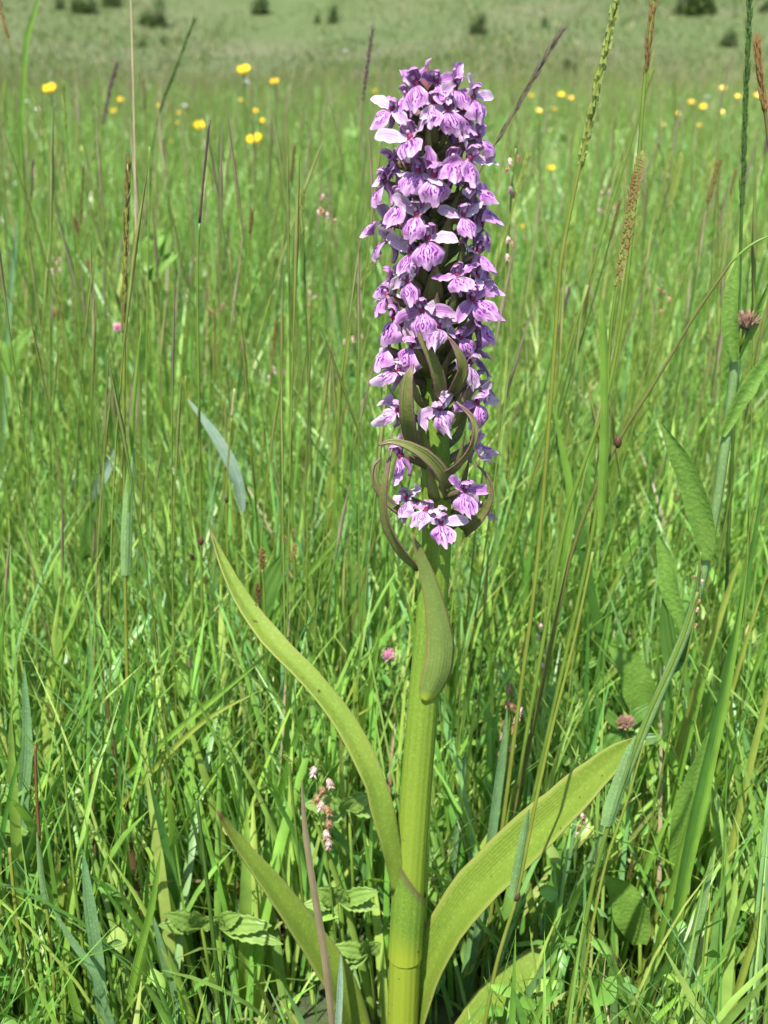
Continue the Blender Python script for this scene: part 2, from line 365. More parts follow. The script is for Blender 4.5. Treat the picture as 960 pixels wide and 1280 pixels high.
def long_leaf(name, pts, wpx, face, fold, mat=None, n=26, label=None, nv=9, wk=1., **kw):
    """pts: (px, py, Y); wpx: full width in pixels at each"""
    w3 = [P(*p) for p in pts]; path = smooth_path(w3, n)
    ws = [.5*w_*wk*pxm(p[1], p[2]) for w_, p in zip(wpx, pts)]
    wd = list(np.interp(np.linspace(0, len(pts)-1, n), range(len(pts)), ws))
    wd = [v*(1 + .02*math.sin(i*1.7+pts[0][0]) + .02*math.sin(i*3.9+pts[1][1])) for i, v in enumerate(wd)]
    mb = MB(); mb.ribbon(path, wd, face, list(np.interp(np.linspace(0, 1, n), np.linspace(0, 1, len(fold)), fold)) if isinstance(fold, list) else fold, nv, **kw)
    o = mb.build(name, mat or M['leaf'], orchid, OB)
    so = o.modifiers.new('thick', 'SOLIDIFY'); so.thickness = .0006; so.offset = 0
    if label: o['label'] = label
    return o
long_leaf('leaf', [(500, 1122, .4160), (496, 1085, .4135), (484, 1035, .4115), (463, 970, .413), (430, 905, .418), (388, 852, .424), (340, 803, .43), (303, 752, .437), (278, 703, .443), (263, 663, .448)],
          [22, 30, 37, 40, 40, 37, 36, 30, 17, 2], [(.1, -1, .2)]*4 + [(.35, -.8, .4)]*4 + [(.5, -.6, .6)]*18, [-.6, -.3, 0, .25, .38, .4, .4, .4, .4, .4], wk=.80, wave=.12, label='long narrow leaf curving up with a brown withered tip')
long_leaf('leaf', [(512, 1330, .425), (524, 1262, .424), (547, 1190, .424), (590, 1122, .422), (645, 1066, .418), (700, 1015, .414), (748, 968, .410), (778, 940, .407), (797, 921, .405)],
          [34, 44, 62, 74, 78, 70, 54, 34, 2], (-.42, -.66, .62), .62, wk=.74, wave=.06, label='broad yellow green leaf arching out to a blunt tip')
long_leaf('leaf', [(470, 1400, .415), (447, 1300, .412), (424, 1235, .408), (390, 1178, .405), (352, 1125, .402), (318, 1080, .40), (290, 1043, .398), (272, 1014, .397)],
          [36, 52, 54, 50, 42, 28, 18, 3], (.45, -.6, .65), .36, M['leafscorched'], wk=.80, wave=.08, label='short lower leaf with brown scorched tip')
long_leaf('leaf', [(540, 1400, .43), (580, 1310, .435), (620, 1252, .44), (662, 1212, .443), (700, 1184, .445), (718, 1170, .446)],
          [30, 46, 50, 42, 24, 2], (-.3, -.5, .8), .3, label='small low leaf with yellow tip')
long_leaf('stem_leaf', [(531, 878, .4128), (540, 862, .4118), (549, 838, .4105), (552, 805, .410), (546, 765, .409), (536, 725, .408), (524, 690, .406), (514, 668, .405)],
          [10, 32, 38, 36, 27, 20, 12, 1], (.25, -.95, .2), -.35, M['leafsmall'], label='small clasping leaf pressed against the stem')
# long curling bracts below and among the lowest flowers
for pts, wp, fc in (
    ([(524, 712, .413), (505, 690, .409), (487, 660, .405), (480, 625, .402), (484, 590, .401), (490, 560, .402)], [10, 22, 19, 15, 10, 1], (-.6, -.75, .2)),
    ([(556, 612, .411), (548, 590, .406), (530, 570, .401), (508, 557, .398), (488, 552, .397), (472, 557, .397)], [26, 28, 22, 14, 8, 1], (.35, -.75, .5)),
    ([(548, 592, .412), (566, 584, .406), (583, 568, .401), (593, 546, .399), (590, 522, .399), (570, 502, .400)], [12, 12, 12, 11, 9, 1], (.3, -.8, -.4)),
    ([(580, 664, .415), (598, 648, .412), (612, 625, .41), (612, 603, .41), (603, 588, .411), (592, 580, .412)], [20, 20, 14, 8, 4, 1], (-.5, -.8, .1)),
    ([(500, 640, .415), (480, 622, .413), (468, 602, .412), (468, 584, .413), (476, 572, .414)], [14, 14, 12, 8, 1], (.5, -.8, .1)),
    ([(519, 560, .410), (512, 530, .401), (509, 500, .398), (511, 472, .398), (516, 455, .400)], [22, 26, 24, 16, 2], (-.3, -.9, .1)),
    ([(551, 500, .410), (548, 475, .406), (540, 450, .404), (528, 425, .403), (520, 405, .404)], [20, 22, 18, 13, 2], (.2, -.9, .1)),
    ([(562, 495, .410), (572, 478, .403), (578, 460, .400), (572, 440, .399), (560, 420, .400)], [18, 22, 18, 12, 2], (.2, -.9, .1))):
    long_leaf('bract', pts, wp, fc, .55, M['bract'], n=18, nv=7, wk=.78)

# ---- flowers
MM = .001
def lip_mesh(seed, wilt=0.):
    r = random.Random(seed); ns, nt_ = 12, 15; pts, uvs = [], []
    tw = r.uniform(-.6, .6); b0 = R(r.uniform(0, 40)); b1 = R(r.uniform(62, 112)); fl = r.uniform(1.0, 4.6); asy = r.uniform(-.9, .9); kx = r.uniform(.85, 1.12); ph = r.uniform(0, 6)
    for i in range(ns):
        s = i/(ns-1)
        for j in range(nt_):
            t = -1 + 2*j/(nt_-1)
            W = 1.3 + 4.5*min(1, s/.62)**.8 - 1.4*max(0, s-.72)*4*.5
            L = 10.6*(1 - .24*t*t + .10*math.exp(-(t/.17)**2) - .10*math.exp(-((abs(t)-.36)/.12)**2) + .05*math.sin(17*t+ph))
            n = 8; y = z = 0
            for q in range(n):
                ang = b0 + (b1-b0)*min(1, (s*(q+.5)/n)*1.25)
                y -= math.cos(ang)*L*s/n; z -= math.sin(ang)*L*s/n
            back = fl*t*t*s*(1+asy*t) + .8*math.sin(6*t+ph)*s*s + .75*math.sin(11*t+ph*2)*s**3 + .5*math.sin(5*s+ph)*s - .9*math.exp(-(t/.22)**2)*s*(1-s)*2
            x = t*W*kx + tw*z*.35
            if wilt:
                x *= 1-.35*wilt*s; y += 2.2*wilt*s*s*math.sin(4*t+ph); z += wilt*1.5*s*math.sin(6*t+ph*1.7)
            pts.append(Vector((x, y + back, z))*MM); uvs.append((s, j/(nt_-1)))
    mb = MB(); mb.grid(pts, uvs, ns, nt_); return mb.mesh('lip')
def sepal_mesh(seed, side, wilt=0.):
    r = random.Random(seed); up = R(r.uniform(-25, 65)); L = r.uniform(9.5, 12.5); bk = r.uniform(-1.5, 2.5)
    ca, sa = math.cos(up)*side, math.sin(up)
    pts = [Vector((side*.8, .8, 1.2)), Vector((side*.8+ca*L*.33, 1.0+bk*.5, 1.4+sa*L*.33)), Vector((side*.8+ca*L*.68, .8+bk, 1.8+sa*L*.68)),
           Vector((side*.8+ca*L, -.4+bk+r.uniform(-1.5, 1), 1.6+sa*L*.95-r.uniform(0, 1.4)))]
    if wilt: pts[3] += Vector((-side*4*wilt, -2*wilt, -4*wilt*r.random()))
    mb = MB(); n = 12
    mb.ribbon([p*MM for p in smooth_path(pts, n)], [x*MM for x in interp([0, .2, .5, .8, .95, 1], [1.0, 2.0, 2.7, 2.1, .9, .15], n)],
              (0, -.75, .66), r.uniform(.25, .6)*(-1 if r.random() < .35 else 1), 7, wave=.2+.4*wilt, seed=seed, twist=side*r.uniform(-.5, .7))
    return mb.mesh('sepal')
def hood_mesh(seed, x0, w_, wilt=0.):
    r = random.Random(seed); lean = r.uniform(-.8, .8); h = r.uniform(5.6, 7.2)
    pts = [Vector((x0*.6, 1.6, .6)), Vector((x0, 1.7, 3)), Vector((x0*1.05+lean*.4, .6, h-.8)), Vector((x0*.8+lean*.8, -1.4, h)), Vector((x0*.4+lean, -3.2, h-.8-wilt*2))]
    mb = MB(); n = 10
    mb.ribbon([p*MM for p in smooth_path(pts, n)], [x*MM for x in interp([0, .25, .6, .88, 1], [.9*w_, 1.5*w_, 1.9*w_, 1.1*w_, .15], n)],
              [(x0*-.25, -1, .1)]*5 + [(x0*-.25, -.3, -1)]*5, .45, 7, wave=.15, seed=seed)
    return mb.mesh('petal')
VAR = 12
LIP = [lip_mesh(k) for k in range(VAR)]; LIPW = [lip_mesh(40+k, .9) for k in range(4)]
SEP = {s: [sepal_mesh(100+k+(50 if s > 0 else 0), s) for k in range(VAR)] for s in (-1, 1)}
SEPW = {s: [sepal_mesh(200+k+(50 if s > 0 else 0), s, .9) for k in range(4)] for s in (-1, 1)}
DOR = [hood_mesh(300+k, 0, 1.05) for k in range(VAR)]
PET = {s: [hood_mesh(400+k+(50 if s > 0 else 0), s*2.1, .85) for k in range(VAR)] for s in (-1, 1)}
mb = MB(); mb.ball((0, .0006, .0017), .0013, 6, 10, (.95, .7, 1.25)); THR = mb.mesh('throat')
mb = MB(); mb.ball((0, -.0002, .0034), .0008, 6, 8, (1, 1.2, 1.2)); COLM = mb.mesh('column')
for L_ in LIP: L_.materials.append(M['lip'])
for L_ in LIPW: L_.materials.append(M['lipold'])
def flower(pos, az, wilt=0, k=0, tilt=0., sc=1.):
    r = random.Random(k*13+5)
    sa = ax_at(pos.z - .010*(1 if pos.z < .40 else .6))
    loc = pos - OB
    Mx = Matrix.Translation(pos) @ Matrix.Rotation(az, 4, 'Z') @ Matrix.Rotation(tilt, 4, 'X') @ Matrix.Rotation(r.uniform(-.45, .45), 4, 'Y') @ Matrix.Scale(sc, 4)
    inv = Mx.inverted()
    mb = MB(); a = inv @ sa
    pa = smooth_path([a, a.lerp(Vector((0, .0035, -.001)), .5) + Vector((0, .001, .0012)), Vector((0, .0026, 0)), Vector((0, .0006, .0012))], 10)
    mb.tube(pa, interp([0, .3, .75, 1], [.0012, .0018, .0016, .0011], 10), 9, ridge=.08, ridges=3)
    o = mb.build('flower', M['ovary'], orchid); o.matrix_local = Matrix.Translation(-OB) @ Mx
    mb = MB(); q = [Vector((0, .6, .3)), Vector((r.uniform(-.8, .8), 2.6, -2.2)), Vector((r.uniform(-1.2, 1.2), 3.4, -5.5)), Vector((r.uniform(-1.5, 1.5), 2.6, -8.5))]
    mb.tube([v*MM for v in smooth_path(q, 9)], interp([0, .5, 1], [.0016, .0013, .0007], 9), 8); mb.build('spur', M['spur'], o)
    pm = M['petalold'] if wilt else M['petal']; pp = pm if r.random() < .62 else M['petalpale']
    if wilt: link('lip', LIPW[r.randrange(4)], None, o)
    else: link('lip', LIP[r.randrange(VAR)], None, o)
    def pl(nm, me, mt):
        o2 = link(nm, me, mt, o); o2.material_slots[0].link = 'OBJECT'; o2.material_slots[0].material = mt; return o2
    sset = SEPW if wilt else SEP
    for s in (-1, 1):
        e = pl('sepal', r.choice(sset[s]), pp if r.random() < .7 else M['petalpale']); e.rotation_euler = (r.uniform(-.3, .3), r.uniform(-.25, .25), r.uniform(-.2, .2))
        pl('petal', r.choice(PET[s]), pm)
    pl('hood_sepal', r.choice(DOR), pp); link('throat', THR, M['throat'], o); link('column', COLM, M['column'], o)
    return o
def bract(z, az, L, wmm, k):
    r = random.Random(k*7+3); c = ax_at(z); d = Vector((math.sin(az), -math.cos(az), 0)); rr = float(np.interp(z, zs, rad))*.9
    up = Vector((0, 0, 1)); sd_ = d.cross(up)*r.uniform(-.25, .25)
    pts = [c + d*rr, c + d*(rr+L*.28) + up*L*.22, c + d*(rr+L*.42) + up*L*.55 + sd_*L*.3, c + d*(rr+L*r.uniform(.42, .6)) + up*L*.95 + sd_*L*.7]
    mb = MB(); n = 14
    mb.ribbon(smooth_path(pts, n), [x*wmm*MM for x in interp([0, .2, .5, .8, 1], [.8, 1., .85, .45, .04], n)], -d + up*.5, .5, 7)
    mb.build('bract', M['bract'], orchid, OB)
# throat pixel, facing (degrees, 0 = to the camera, + = right), faded?
FL = [(541, 131, 0, 0), (507, 124, -52, 0), (571, 113, 48, 0), (581, 143, 58, 0), (513, 176, -28, 0), (588, 203, 46, 0), (543, 224, 2, 0), (500, 256, -50, 0),
      (596, 238, 72, 0), (580, 273, 26, 0), (604, 286, 82, 0), (535, 303, -8, 0), (485, 300, -78, 0), (600, 319, 66, 0), (573, 347, 20, 0), (510, 355, -40, 0),
      (594, 378, 46, 0), (490, 402, -66, 0), (602, 408, 72, 0), (547, 411, 4, 1), (513, 437, -38, 0), (495, 466, -72, 1), (588, 458, 44, 1), (551, 515, 6, 1),
      (598, 507, 60, 0), (494, 515, -74, 1), (499, 574, -36, 0), (581, 617, 24, 0), (531, 640, -14, 1), (508, 627, -46, 1), (552, 657, 6, 0),
      (566, 205, 20, 0), (520, 218, -26, 0), (480, 232, -70, 0), (520, 272, -22, 0), (512, 318, -34, 0), (478, 276, -80, 0),
      (528, 392, -18, 0), (578, 425, 30, 0), (482, 372, -76, 0), (607, 262, 84, 0), (560, 140, 25, 0), (594, 125, 62, 0), (487, 140, -64, 0), (606, 376, 80, 0), (482, 438, -70, 0), (520, 108, -34, 0), (548, 105, 20, 0),
      (474+12, 205, -70, 0), (602, 175, 80, 0), (486, 350, -84, 0), (600, 350, 84, 0), (548, 275, -95, 0)]
for k, (x, y, az, wl) in enumerate(FL):
    a = R(az + random.Random(k+31).uniform(-14, 14)); rr = .0160 if y > 150 else .012
    if y > 500: rr = .0155
    p = P(x, y, OY - rr*math.cos(a))
    flower(p, a, wl, k if k != 2 else 1002, tilt=R(random.Random(k).uniform(-24, 20))*(.3 if y < 150 else 1), sc=random.Random(k+99).uniform(.76, .95) * (.92 if y < 150 else 1) if y < 480 else random.Random(k).uniform(.76, .92))
    L = float(np.interp(y, [100, 300, 660], [.012, .020, .026]))
    if y < 520: bract(p.z - .013, a + random.Random(k).uniform(-.3, .3), L, float(np.interp(y, [100, 400], [2.0, 3.4])), k)
zl, zh = P(540, 640, OY).z, P(540, 130, OY).z
for k in range(26):                                   # the far side of the spike
    z = zl + (zh-zl)*(k+.5)/26; a = R(98 + (k*83) % 164); c = ax_at(z)
    p = c + Vector((math.sin(a), -math.cos(a), 0))*(.0165 if k < 22 else .012)
    if k > 7 or k % 4 == 0: flower(p, a, 1 if k < 9 else 0, 200+k, tilt=R(random.uniform(-10, 8)), sc=.92)
    bract(z-.013, a+.2, .02, 3., 300+k)
for k in range(16):                                   # closely set bracts in front of the stem between the flowers
    z = zl + (zh-zl)*(k+1.)/17; bract(z-.012, R(-55 + (k*47) % 110), .021 if k < 6 else .017, 2.5 if k < 11 else 1.8, 500+k)
for dx, dy, h_, az in ((-2, 0, .0115, 0), (6, 5, .008, 25), (-10, 8, .007, -30), (2, 4, .009, 170)):
    p = P(534+dx, 122+dy, OY-.001); d = Vector((math.sin(R(az))*.25, -.12*math.cos(R(az)), 1))
    mb = MB(); mb.tube([p + d*h_*f for f in (0, .18, .4, .7, .9, 1)], [.001, .0018*h_/.0115, .0019*h_/.0115, .0011, .0005, .0001], 10); mb.build('bud', M['bud'], orchid, OB)

# ------------------------------------------------------------------ grasses, flowers and herbs one can pick out
def to_ground(path):
    a, b = path[-2], path[-1]; d = (b-a)
    if d.z > -1e-4: d = Vector((0, 0, -1))
    k = b.z/(-d.z); k_ = min(k, .9/max(d.length, 1e-4))
    e = b + d*k
    hor = Vector((e.x-b.x, e.y-b.y, 0))
    if hor.length > b.z*.9: hor = hor.normalized()*b.z*.9
    e = Vector((b.x+hor.x, b.y+hor.y, 0)); e.z = float(gz(e.x, e.y)) - .004
    return path + [b.lerp(e, .5), e]
def head(mb, path, kind, r, L):
    n = len(path)
    if kind == 'fox':
        cnt = int(n*3.2)
        for i in range(cnt):
            u = i/cnt*(n-1.01); k = int(u); p = path[k].lerp(path[k+1], u-k); t = (path[k+1]-path[k]).normalized()
            a = t.orthogonal().normalized(); a = Matrix.Rotation(i*2.4, 3, t) @ a
            e = math.sin(math.pi*min(1, .12+.88*i/cnt))**.5
            mb.spindle(p - t*L*.2, t*1.0 + a*.42, L*(.8+.4*random.random()), r*e*.62); mb.spindle(p, t*1.0 - a*.3, L, r*e*.55)
    elif kind == 'rye':
        cnt = int(n*5)
        for i in range(cnt):
            u = i/cnt*(n-1.01); k = int(u); p = path[k].lerp(path[k+1], u-k); t = (path[k+1]-path[k]).normalized()
            a = t.orthogonal().normalized(); a = Matrix.Rotation(i*1.9+random.uniform(-.7, .7), 3, t) @ a
            mb.spindle(p + a*r*.4*random.uniform(.7, 1.2) - t*L*.3, t*1.0 + a*(.10+.08*random.random()), L*(.9+.7*random.random()), r*.4)
    elif kind == 'comb':
        cnt = int(n*2.6)
        for i in range(cnt):
            u = i/cnt*(n-1.01); k = int(u); p = path[k].lerp(path[k+1], u-k); t = (path[k+1]-path[k]).normalized()
            sgn = 1 if i % 2 else -1; a = Vector((sgn, -.35, 0)); e = math.sin(math.pi*(.1+.85*i/cnt))**.4
            for q in range(3): mb.spindle(p + t*q*L*.18, t*(.9+.2*q) + a*(.55-.14*q), L*random.uniform(.9, 1.25)*e, r*.5)
def stalk(name, label, cat, pts, Y, r_mm, mat, headspec=None, nodes=(), sheath_=None, group=None, blade=None, n=None, upper=None):
    """pts: pixels from the tip down at depth Y; headspec (kind, first, last fraction of the visible length, radius mm, spikelet mm, material)"""
    pp = [P(x, y, Y if not isinstance(Y, tuple) else Y[0] + (Y[1]-Y[0])*i/(len(pts)-1)) for i, (x, y) in enumerate(pts)]
    vis = smooth_path(pp, 40); path = to_ground(vis); e = path[-1].copy()
    T = thing(name, label, cat, e, group)
    full = smooth_path(vis[::3] + [path[-2], path[-1]], 46)
    mb = MB(); hi = [r_mm*MM*(.55 + .45*i/45) for i in range(46)]
    if upper:                                          # (fraction, material) of a differently coloured top
        k = int(36*upper[0]); mb.tube(full[k:], hi[k:], 7); mb.build('culm', mat, T, e)
        mb = MB(); mb.tube(full[:k+1], [x*1.02 for x in hi[:k+1]], 7); mb.build('culm_top', upper[1], T, e)
    else:
        mb.tube(full, hi, 7); mb.build('culm', mat, T, e)
    if headspec:
        kind, f0, f1, r, L, hm = headspec
        hp = smooth_path(vis[int(39*f0):max(int(39*f1)+1, int(39*f0)+3)][::-1], 30)
        ln = sum((hp[i+1]-hp[i]).length for i in range(29)); m_ = max(12, int(ln/(L*MM)*(1.3 if kind != 'rye' else 1.1)))
        hp = smooth_path(hp[::2] + [hp[-1]], m_)
        mb = MB(); head(mb, hp, kind, r*MM, L*MM); mb.build('seed_head', hm, T, e, smooth=False)
    for (x, y) in nodes:
        q = P(x, y, Y if not isinstance(Y, tuple) else Y[0]); c = min(full, key=lambda v: (v-q).length)
        mb = MB(); mb.ball(c, r_mm*MM*1.7, 5, 8, (1, 1, 1.6)); mb.build('node', M['node'], T, e)
    for sh in (sheath_ or []):                          # (pixel path, width px, material): an upper leaf sheath or leaf
        sp, wpx, sm = sh; Yc = Y if not isinstance(Y, tuple) else Y[0]
        q = smooth_path([P(x, y, Yc - .0015) for x, y in sp], 12); ww = .5*wpx*pxm(sp[0][1], Yc)
        mb = MB(); mb.ribbon(q, [ww*f for f in interp([0, .25, .8, 1], [.12, .7, 1, .75], 12)], (.25, -1, .2), -.5, 5); mb.build('leaf', sm, T, e)
    return T
F = M
stalk('grass_stalk', 'pale dry straw coloured grass culm standing bare and upright', 'grass', [(162, -60), (167, 130), (170, 280), (173, 420), (175, 560)], .72, .75, F['culm'], upper=(.62, F['straw']))
stalk('grass_stalk', 'brown tinged narrow grass spike with swollen grey green sheath lower down', 'grass', [(160, 205), (157, 300), (155, 460), (155, 620), (157, 760), (161, 960), (160, 1080)], .52, 1.2, F['culmyellow'],
      ('rye', 0, .32, 1.5, 5, F['headbrown']), [(161, 1008)], [([(168, 560), (160, 630), (157, 720)], 15, F['sheath']), ([(178, 395), (166, 520), (160, 640)], 7, F['blade'])])
stalk('grass_stalk', 'broken grass culm, pale tip then blackish purple, green below', 'grass', [(262, 150), (254, 230), (248, 300), (247, 370), (249, 520), (252, 720), (254, 860)], .56, .9, F['culm'], nodes=[(253, 690)], upper=(.33, F['culmdark']))
stalk('grass_stalk', 'thin green culm with a cut off top beside the pale straw', 'grass', [(187, 183), (185, 330), (183, 520), (186, 700), (196, 800)], .64, .75, F['culm'], nodes=[(190, 690)])
stalk('grass_stalk', 'dark slender foxtail head on a green culm left of the orchid spike', 'grass', [(466, 34), (458, 90), (451, 150), (444, 235), (435, 330), (425, 480)], .85, .8, F['culm'], ('fox', 0, .34, 1.7, 5.5, F['headdark']))
stalk('grass_stalk', 'blackish narrow grass head slanting behind the orchid spike', 'grass', [(702, 38), (672, 88), (640, 145), (604, 205), (575, 270), (556, 340)], .60, .75, F['culmolive'], ('rye', 0, .52, 1.3, 6, F['headdark']))
stalk('grass_stalk', 'dark green grass head leaning over by the cut off culm', 'grass', [(243, 24), (222, 80), (203, 130), (191, 185), (184, 300), (180, 420)], 1.05, .8, F['culmdeep'], ('rye', 0, .45, 1.5, 6, F['culmdeep']))
stalk('grass_stalk', 'ragged dark purple grass head standing in the left meadow', 'grass', [(146, 80), (137, 112), (128, 160), (122, 205), (116, 300), (114, 420)], 1.35, .9, F['culm'], ('fox', 0, .40, 2.6, 8, F['headdark']))
stalk('grass_stalk', 'tall yellow green ryegrass spike, long and finely scaled', 'grass', [(778, -60), (768, 10), (742, 130), (722, 220), (706, 300), (699, 350), (690, 480), (672, 700), (654, 840)], .46, 1.05, F['culmyellow'], ('rye', 0, .38, 2.1, 4.5, F['headgreen']))
stalk('grass_stalk', 'tall culm with reddish green spike, its lower culm bright and thick', 'grass', [(824, -60), (815, 20), (805, 110), (798, 200), (780, 380), (752, 520), (715, 620), (690, 740), (655, 935), (640, 1000)], .47, 1.15, F['culm'], ('rye', 0, .22, 1.4, 5, F['headred']))
stalk('grass_stalk', 'reddish brown toothed dogs tail grass head with open comb of spikelets', 'grass', [(800, 200), (790, 250), (778, 320), (765, 398), (760, 470), (754, 560), (738, 680), (700, 850)], .47, 1.0, F['culm'], ('comb', .0, .38, 1.6, 5.5, F['headolive']),
      sheath_=[([(752, 372), (756, 430), (757, 540), (752, 660)], 14, F['blade'])])
stalk('grass_stalk', 'bright green toothed dogs tail grass head, small and slender', 'grass', [(850, 198), (840, 245), (826, 300), (815, 360), (790, 470), (768, 620)], .75, .85, F['culm'], ('comb', 0, .26, 1.3, 5, F['headgreen']))
stalk('grass_stalk', 'thick dark green culm running straight up past the knapweed', 'grass', [(940, -60), (935, 60), (930, 180), (926, 300), (922, 420), (914, 600)], .55, 1.0, F['culmdeep'], ('rye', 0, .55, 1.5, 5, F['culmdeep']))
stalk('grass_stalk', 'brown edged grass spike rising beside the thick dark green culm', 'grass', [(946, 52), (952, 110), (960, 170), (968, 260), (975, 420)], .47, .9, F['culmolive'], ('rye', 0, .4, 1.5, 5, F['headred']))
stalk('grass_stalk', 'olive brown culm slanting steeply with a dark joint and pale leaf tip', 'grass', [(916, 325), (870, 392), (822, 472), (775, 548), (745, 610), (715, 690), (690, 800)], .48, 1.05, F['culmolive'], nodes=[(775, 548)],
      sheath_=[([(968, 292), (940, 306), (914, 328)], 4, F['blade'])])
stalk('grass_stalk', 'hairy grass culm with grey green sheath in front of the broad orchid leaf', 'grass', [(741, 690), (718, 800), (688, 920), (664, 1030), (646, 1120), (622, 1200), (604, 1290)], .385, .95, F['culmyellow'],
      sheath_=[([(661, 1012), (653, 1060), (642, 1124)], 15, F['sheath'])], nodes=[(645, 1125)])
stalk('grass_stalk', 'stout grass culm with wide blue green sheath crossing the orchid leaf tip', 'grass', [(872, 740), (848, 810), (812, 890), (785, 960), (752, 1060), (728, 1170), (704, 1290)], .385, 1.15, F['culm'],
      sheath_=[([(795, 920), (778, 975), (760, 1034)], 24, F['sheath'])])
stalk('grass_stalk', 'hairy thin culm running alongside the stout culm with blue green sheath', 'grass', [(806, 925), (784, 1000), (757, 1080), (738, 1170), (716, 1290)], .388, .8, F['culmyellow'])
stalk('grass_stalk', 'bright green culm with drooping catkin like spike left of the orchid flowers', 'grass', [(482, 285), (468, 320), (452, 356), (438, 395), (428, 470), (420, 600)], .66, .8, F['culm'], ('rye', 0, .42, 1.2, 3.5, F['headgreen']))
stalk('grass_stalk', 'yellowish cut culm with a dark joint near the downy grey leaf', 'grass', [(293, 486), (288, 540), (283, 630), (287, 760), (290, 860)], .62, .8, F['culmyellow'], nodes=[(283, 628)], upper=(.2, F['straw']))
stalk('grass_stalk', 'green culm with two dark joints left of the long curved orchid leaf', 'grass', [(232, 470), (236, 560), (240, 690), (242, 800), (250, 960)], .60, .85, F['culm'], nodes=[(240, 690)])
stalk('grass_stalk', 'pale feathery grass panicle arching in from the left edge', 'grass', [(-6, -20), (8, 40), (28, 90), (45, 130), (62, 190), (70, 300)], .9, .6, F['culmyellow'], ('fox', 0, .25, 1.6, 6, F['sedge']))
stalk('grass_stalk', 'reddish brown topped culm low in the left foreground', 'grass', [(44, 932), (46, 1000), (52, 1080), (62, 1170), (72, 1290)], .40, 1.0, F['culmyellow'], upper=(.45, F['reddish']), sheath_=[([(46, 1040), (52, 1100), (58, 1130)], 9, F['sheath'])])
stalk('grass_stalk', 'bright yellow green smooth culm at the left foreground edge', 'grass', [(12, 1060), (20, 1140), (32, 1210), (44, 1300)], .395, 1.3, F['culmyellow'])
stalk('grass_stalk', 'green culm between the reddish topped culm and the wide blue green blade', 'grass', [(78, 930), (86, 1030), (94, 1110), (104, 1190), (112, 1290)], .41, 1.0, F['culm'])
stalk('grass_stalk', 'dark stem with reddish foot beside the crowfoot leaf', 'grass', [(246, 1000), (256, 1080), (264, 1150), (272, 1220), (282, 1300)], .395, 1.3, F['culmdeep'])
stalk('grass_stalk', 'wide grey purple withered grass blade stem standing in front of lower orchid leaf', 'grass', [(378, 985), (383, 1050), (394, 1120), (408, 1200), (418, 1300)], .385, .7, F['dryblade'],
      sheath_=[([(377, 975), (382, 1040), (393, 1115), (407, 1200), (416, 1285)], 11, F['dryblade'])])
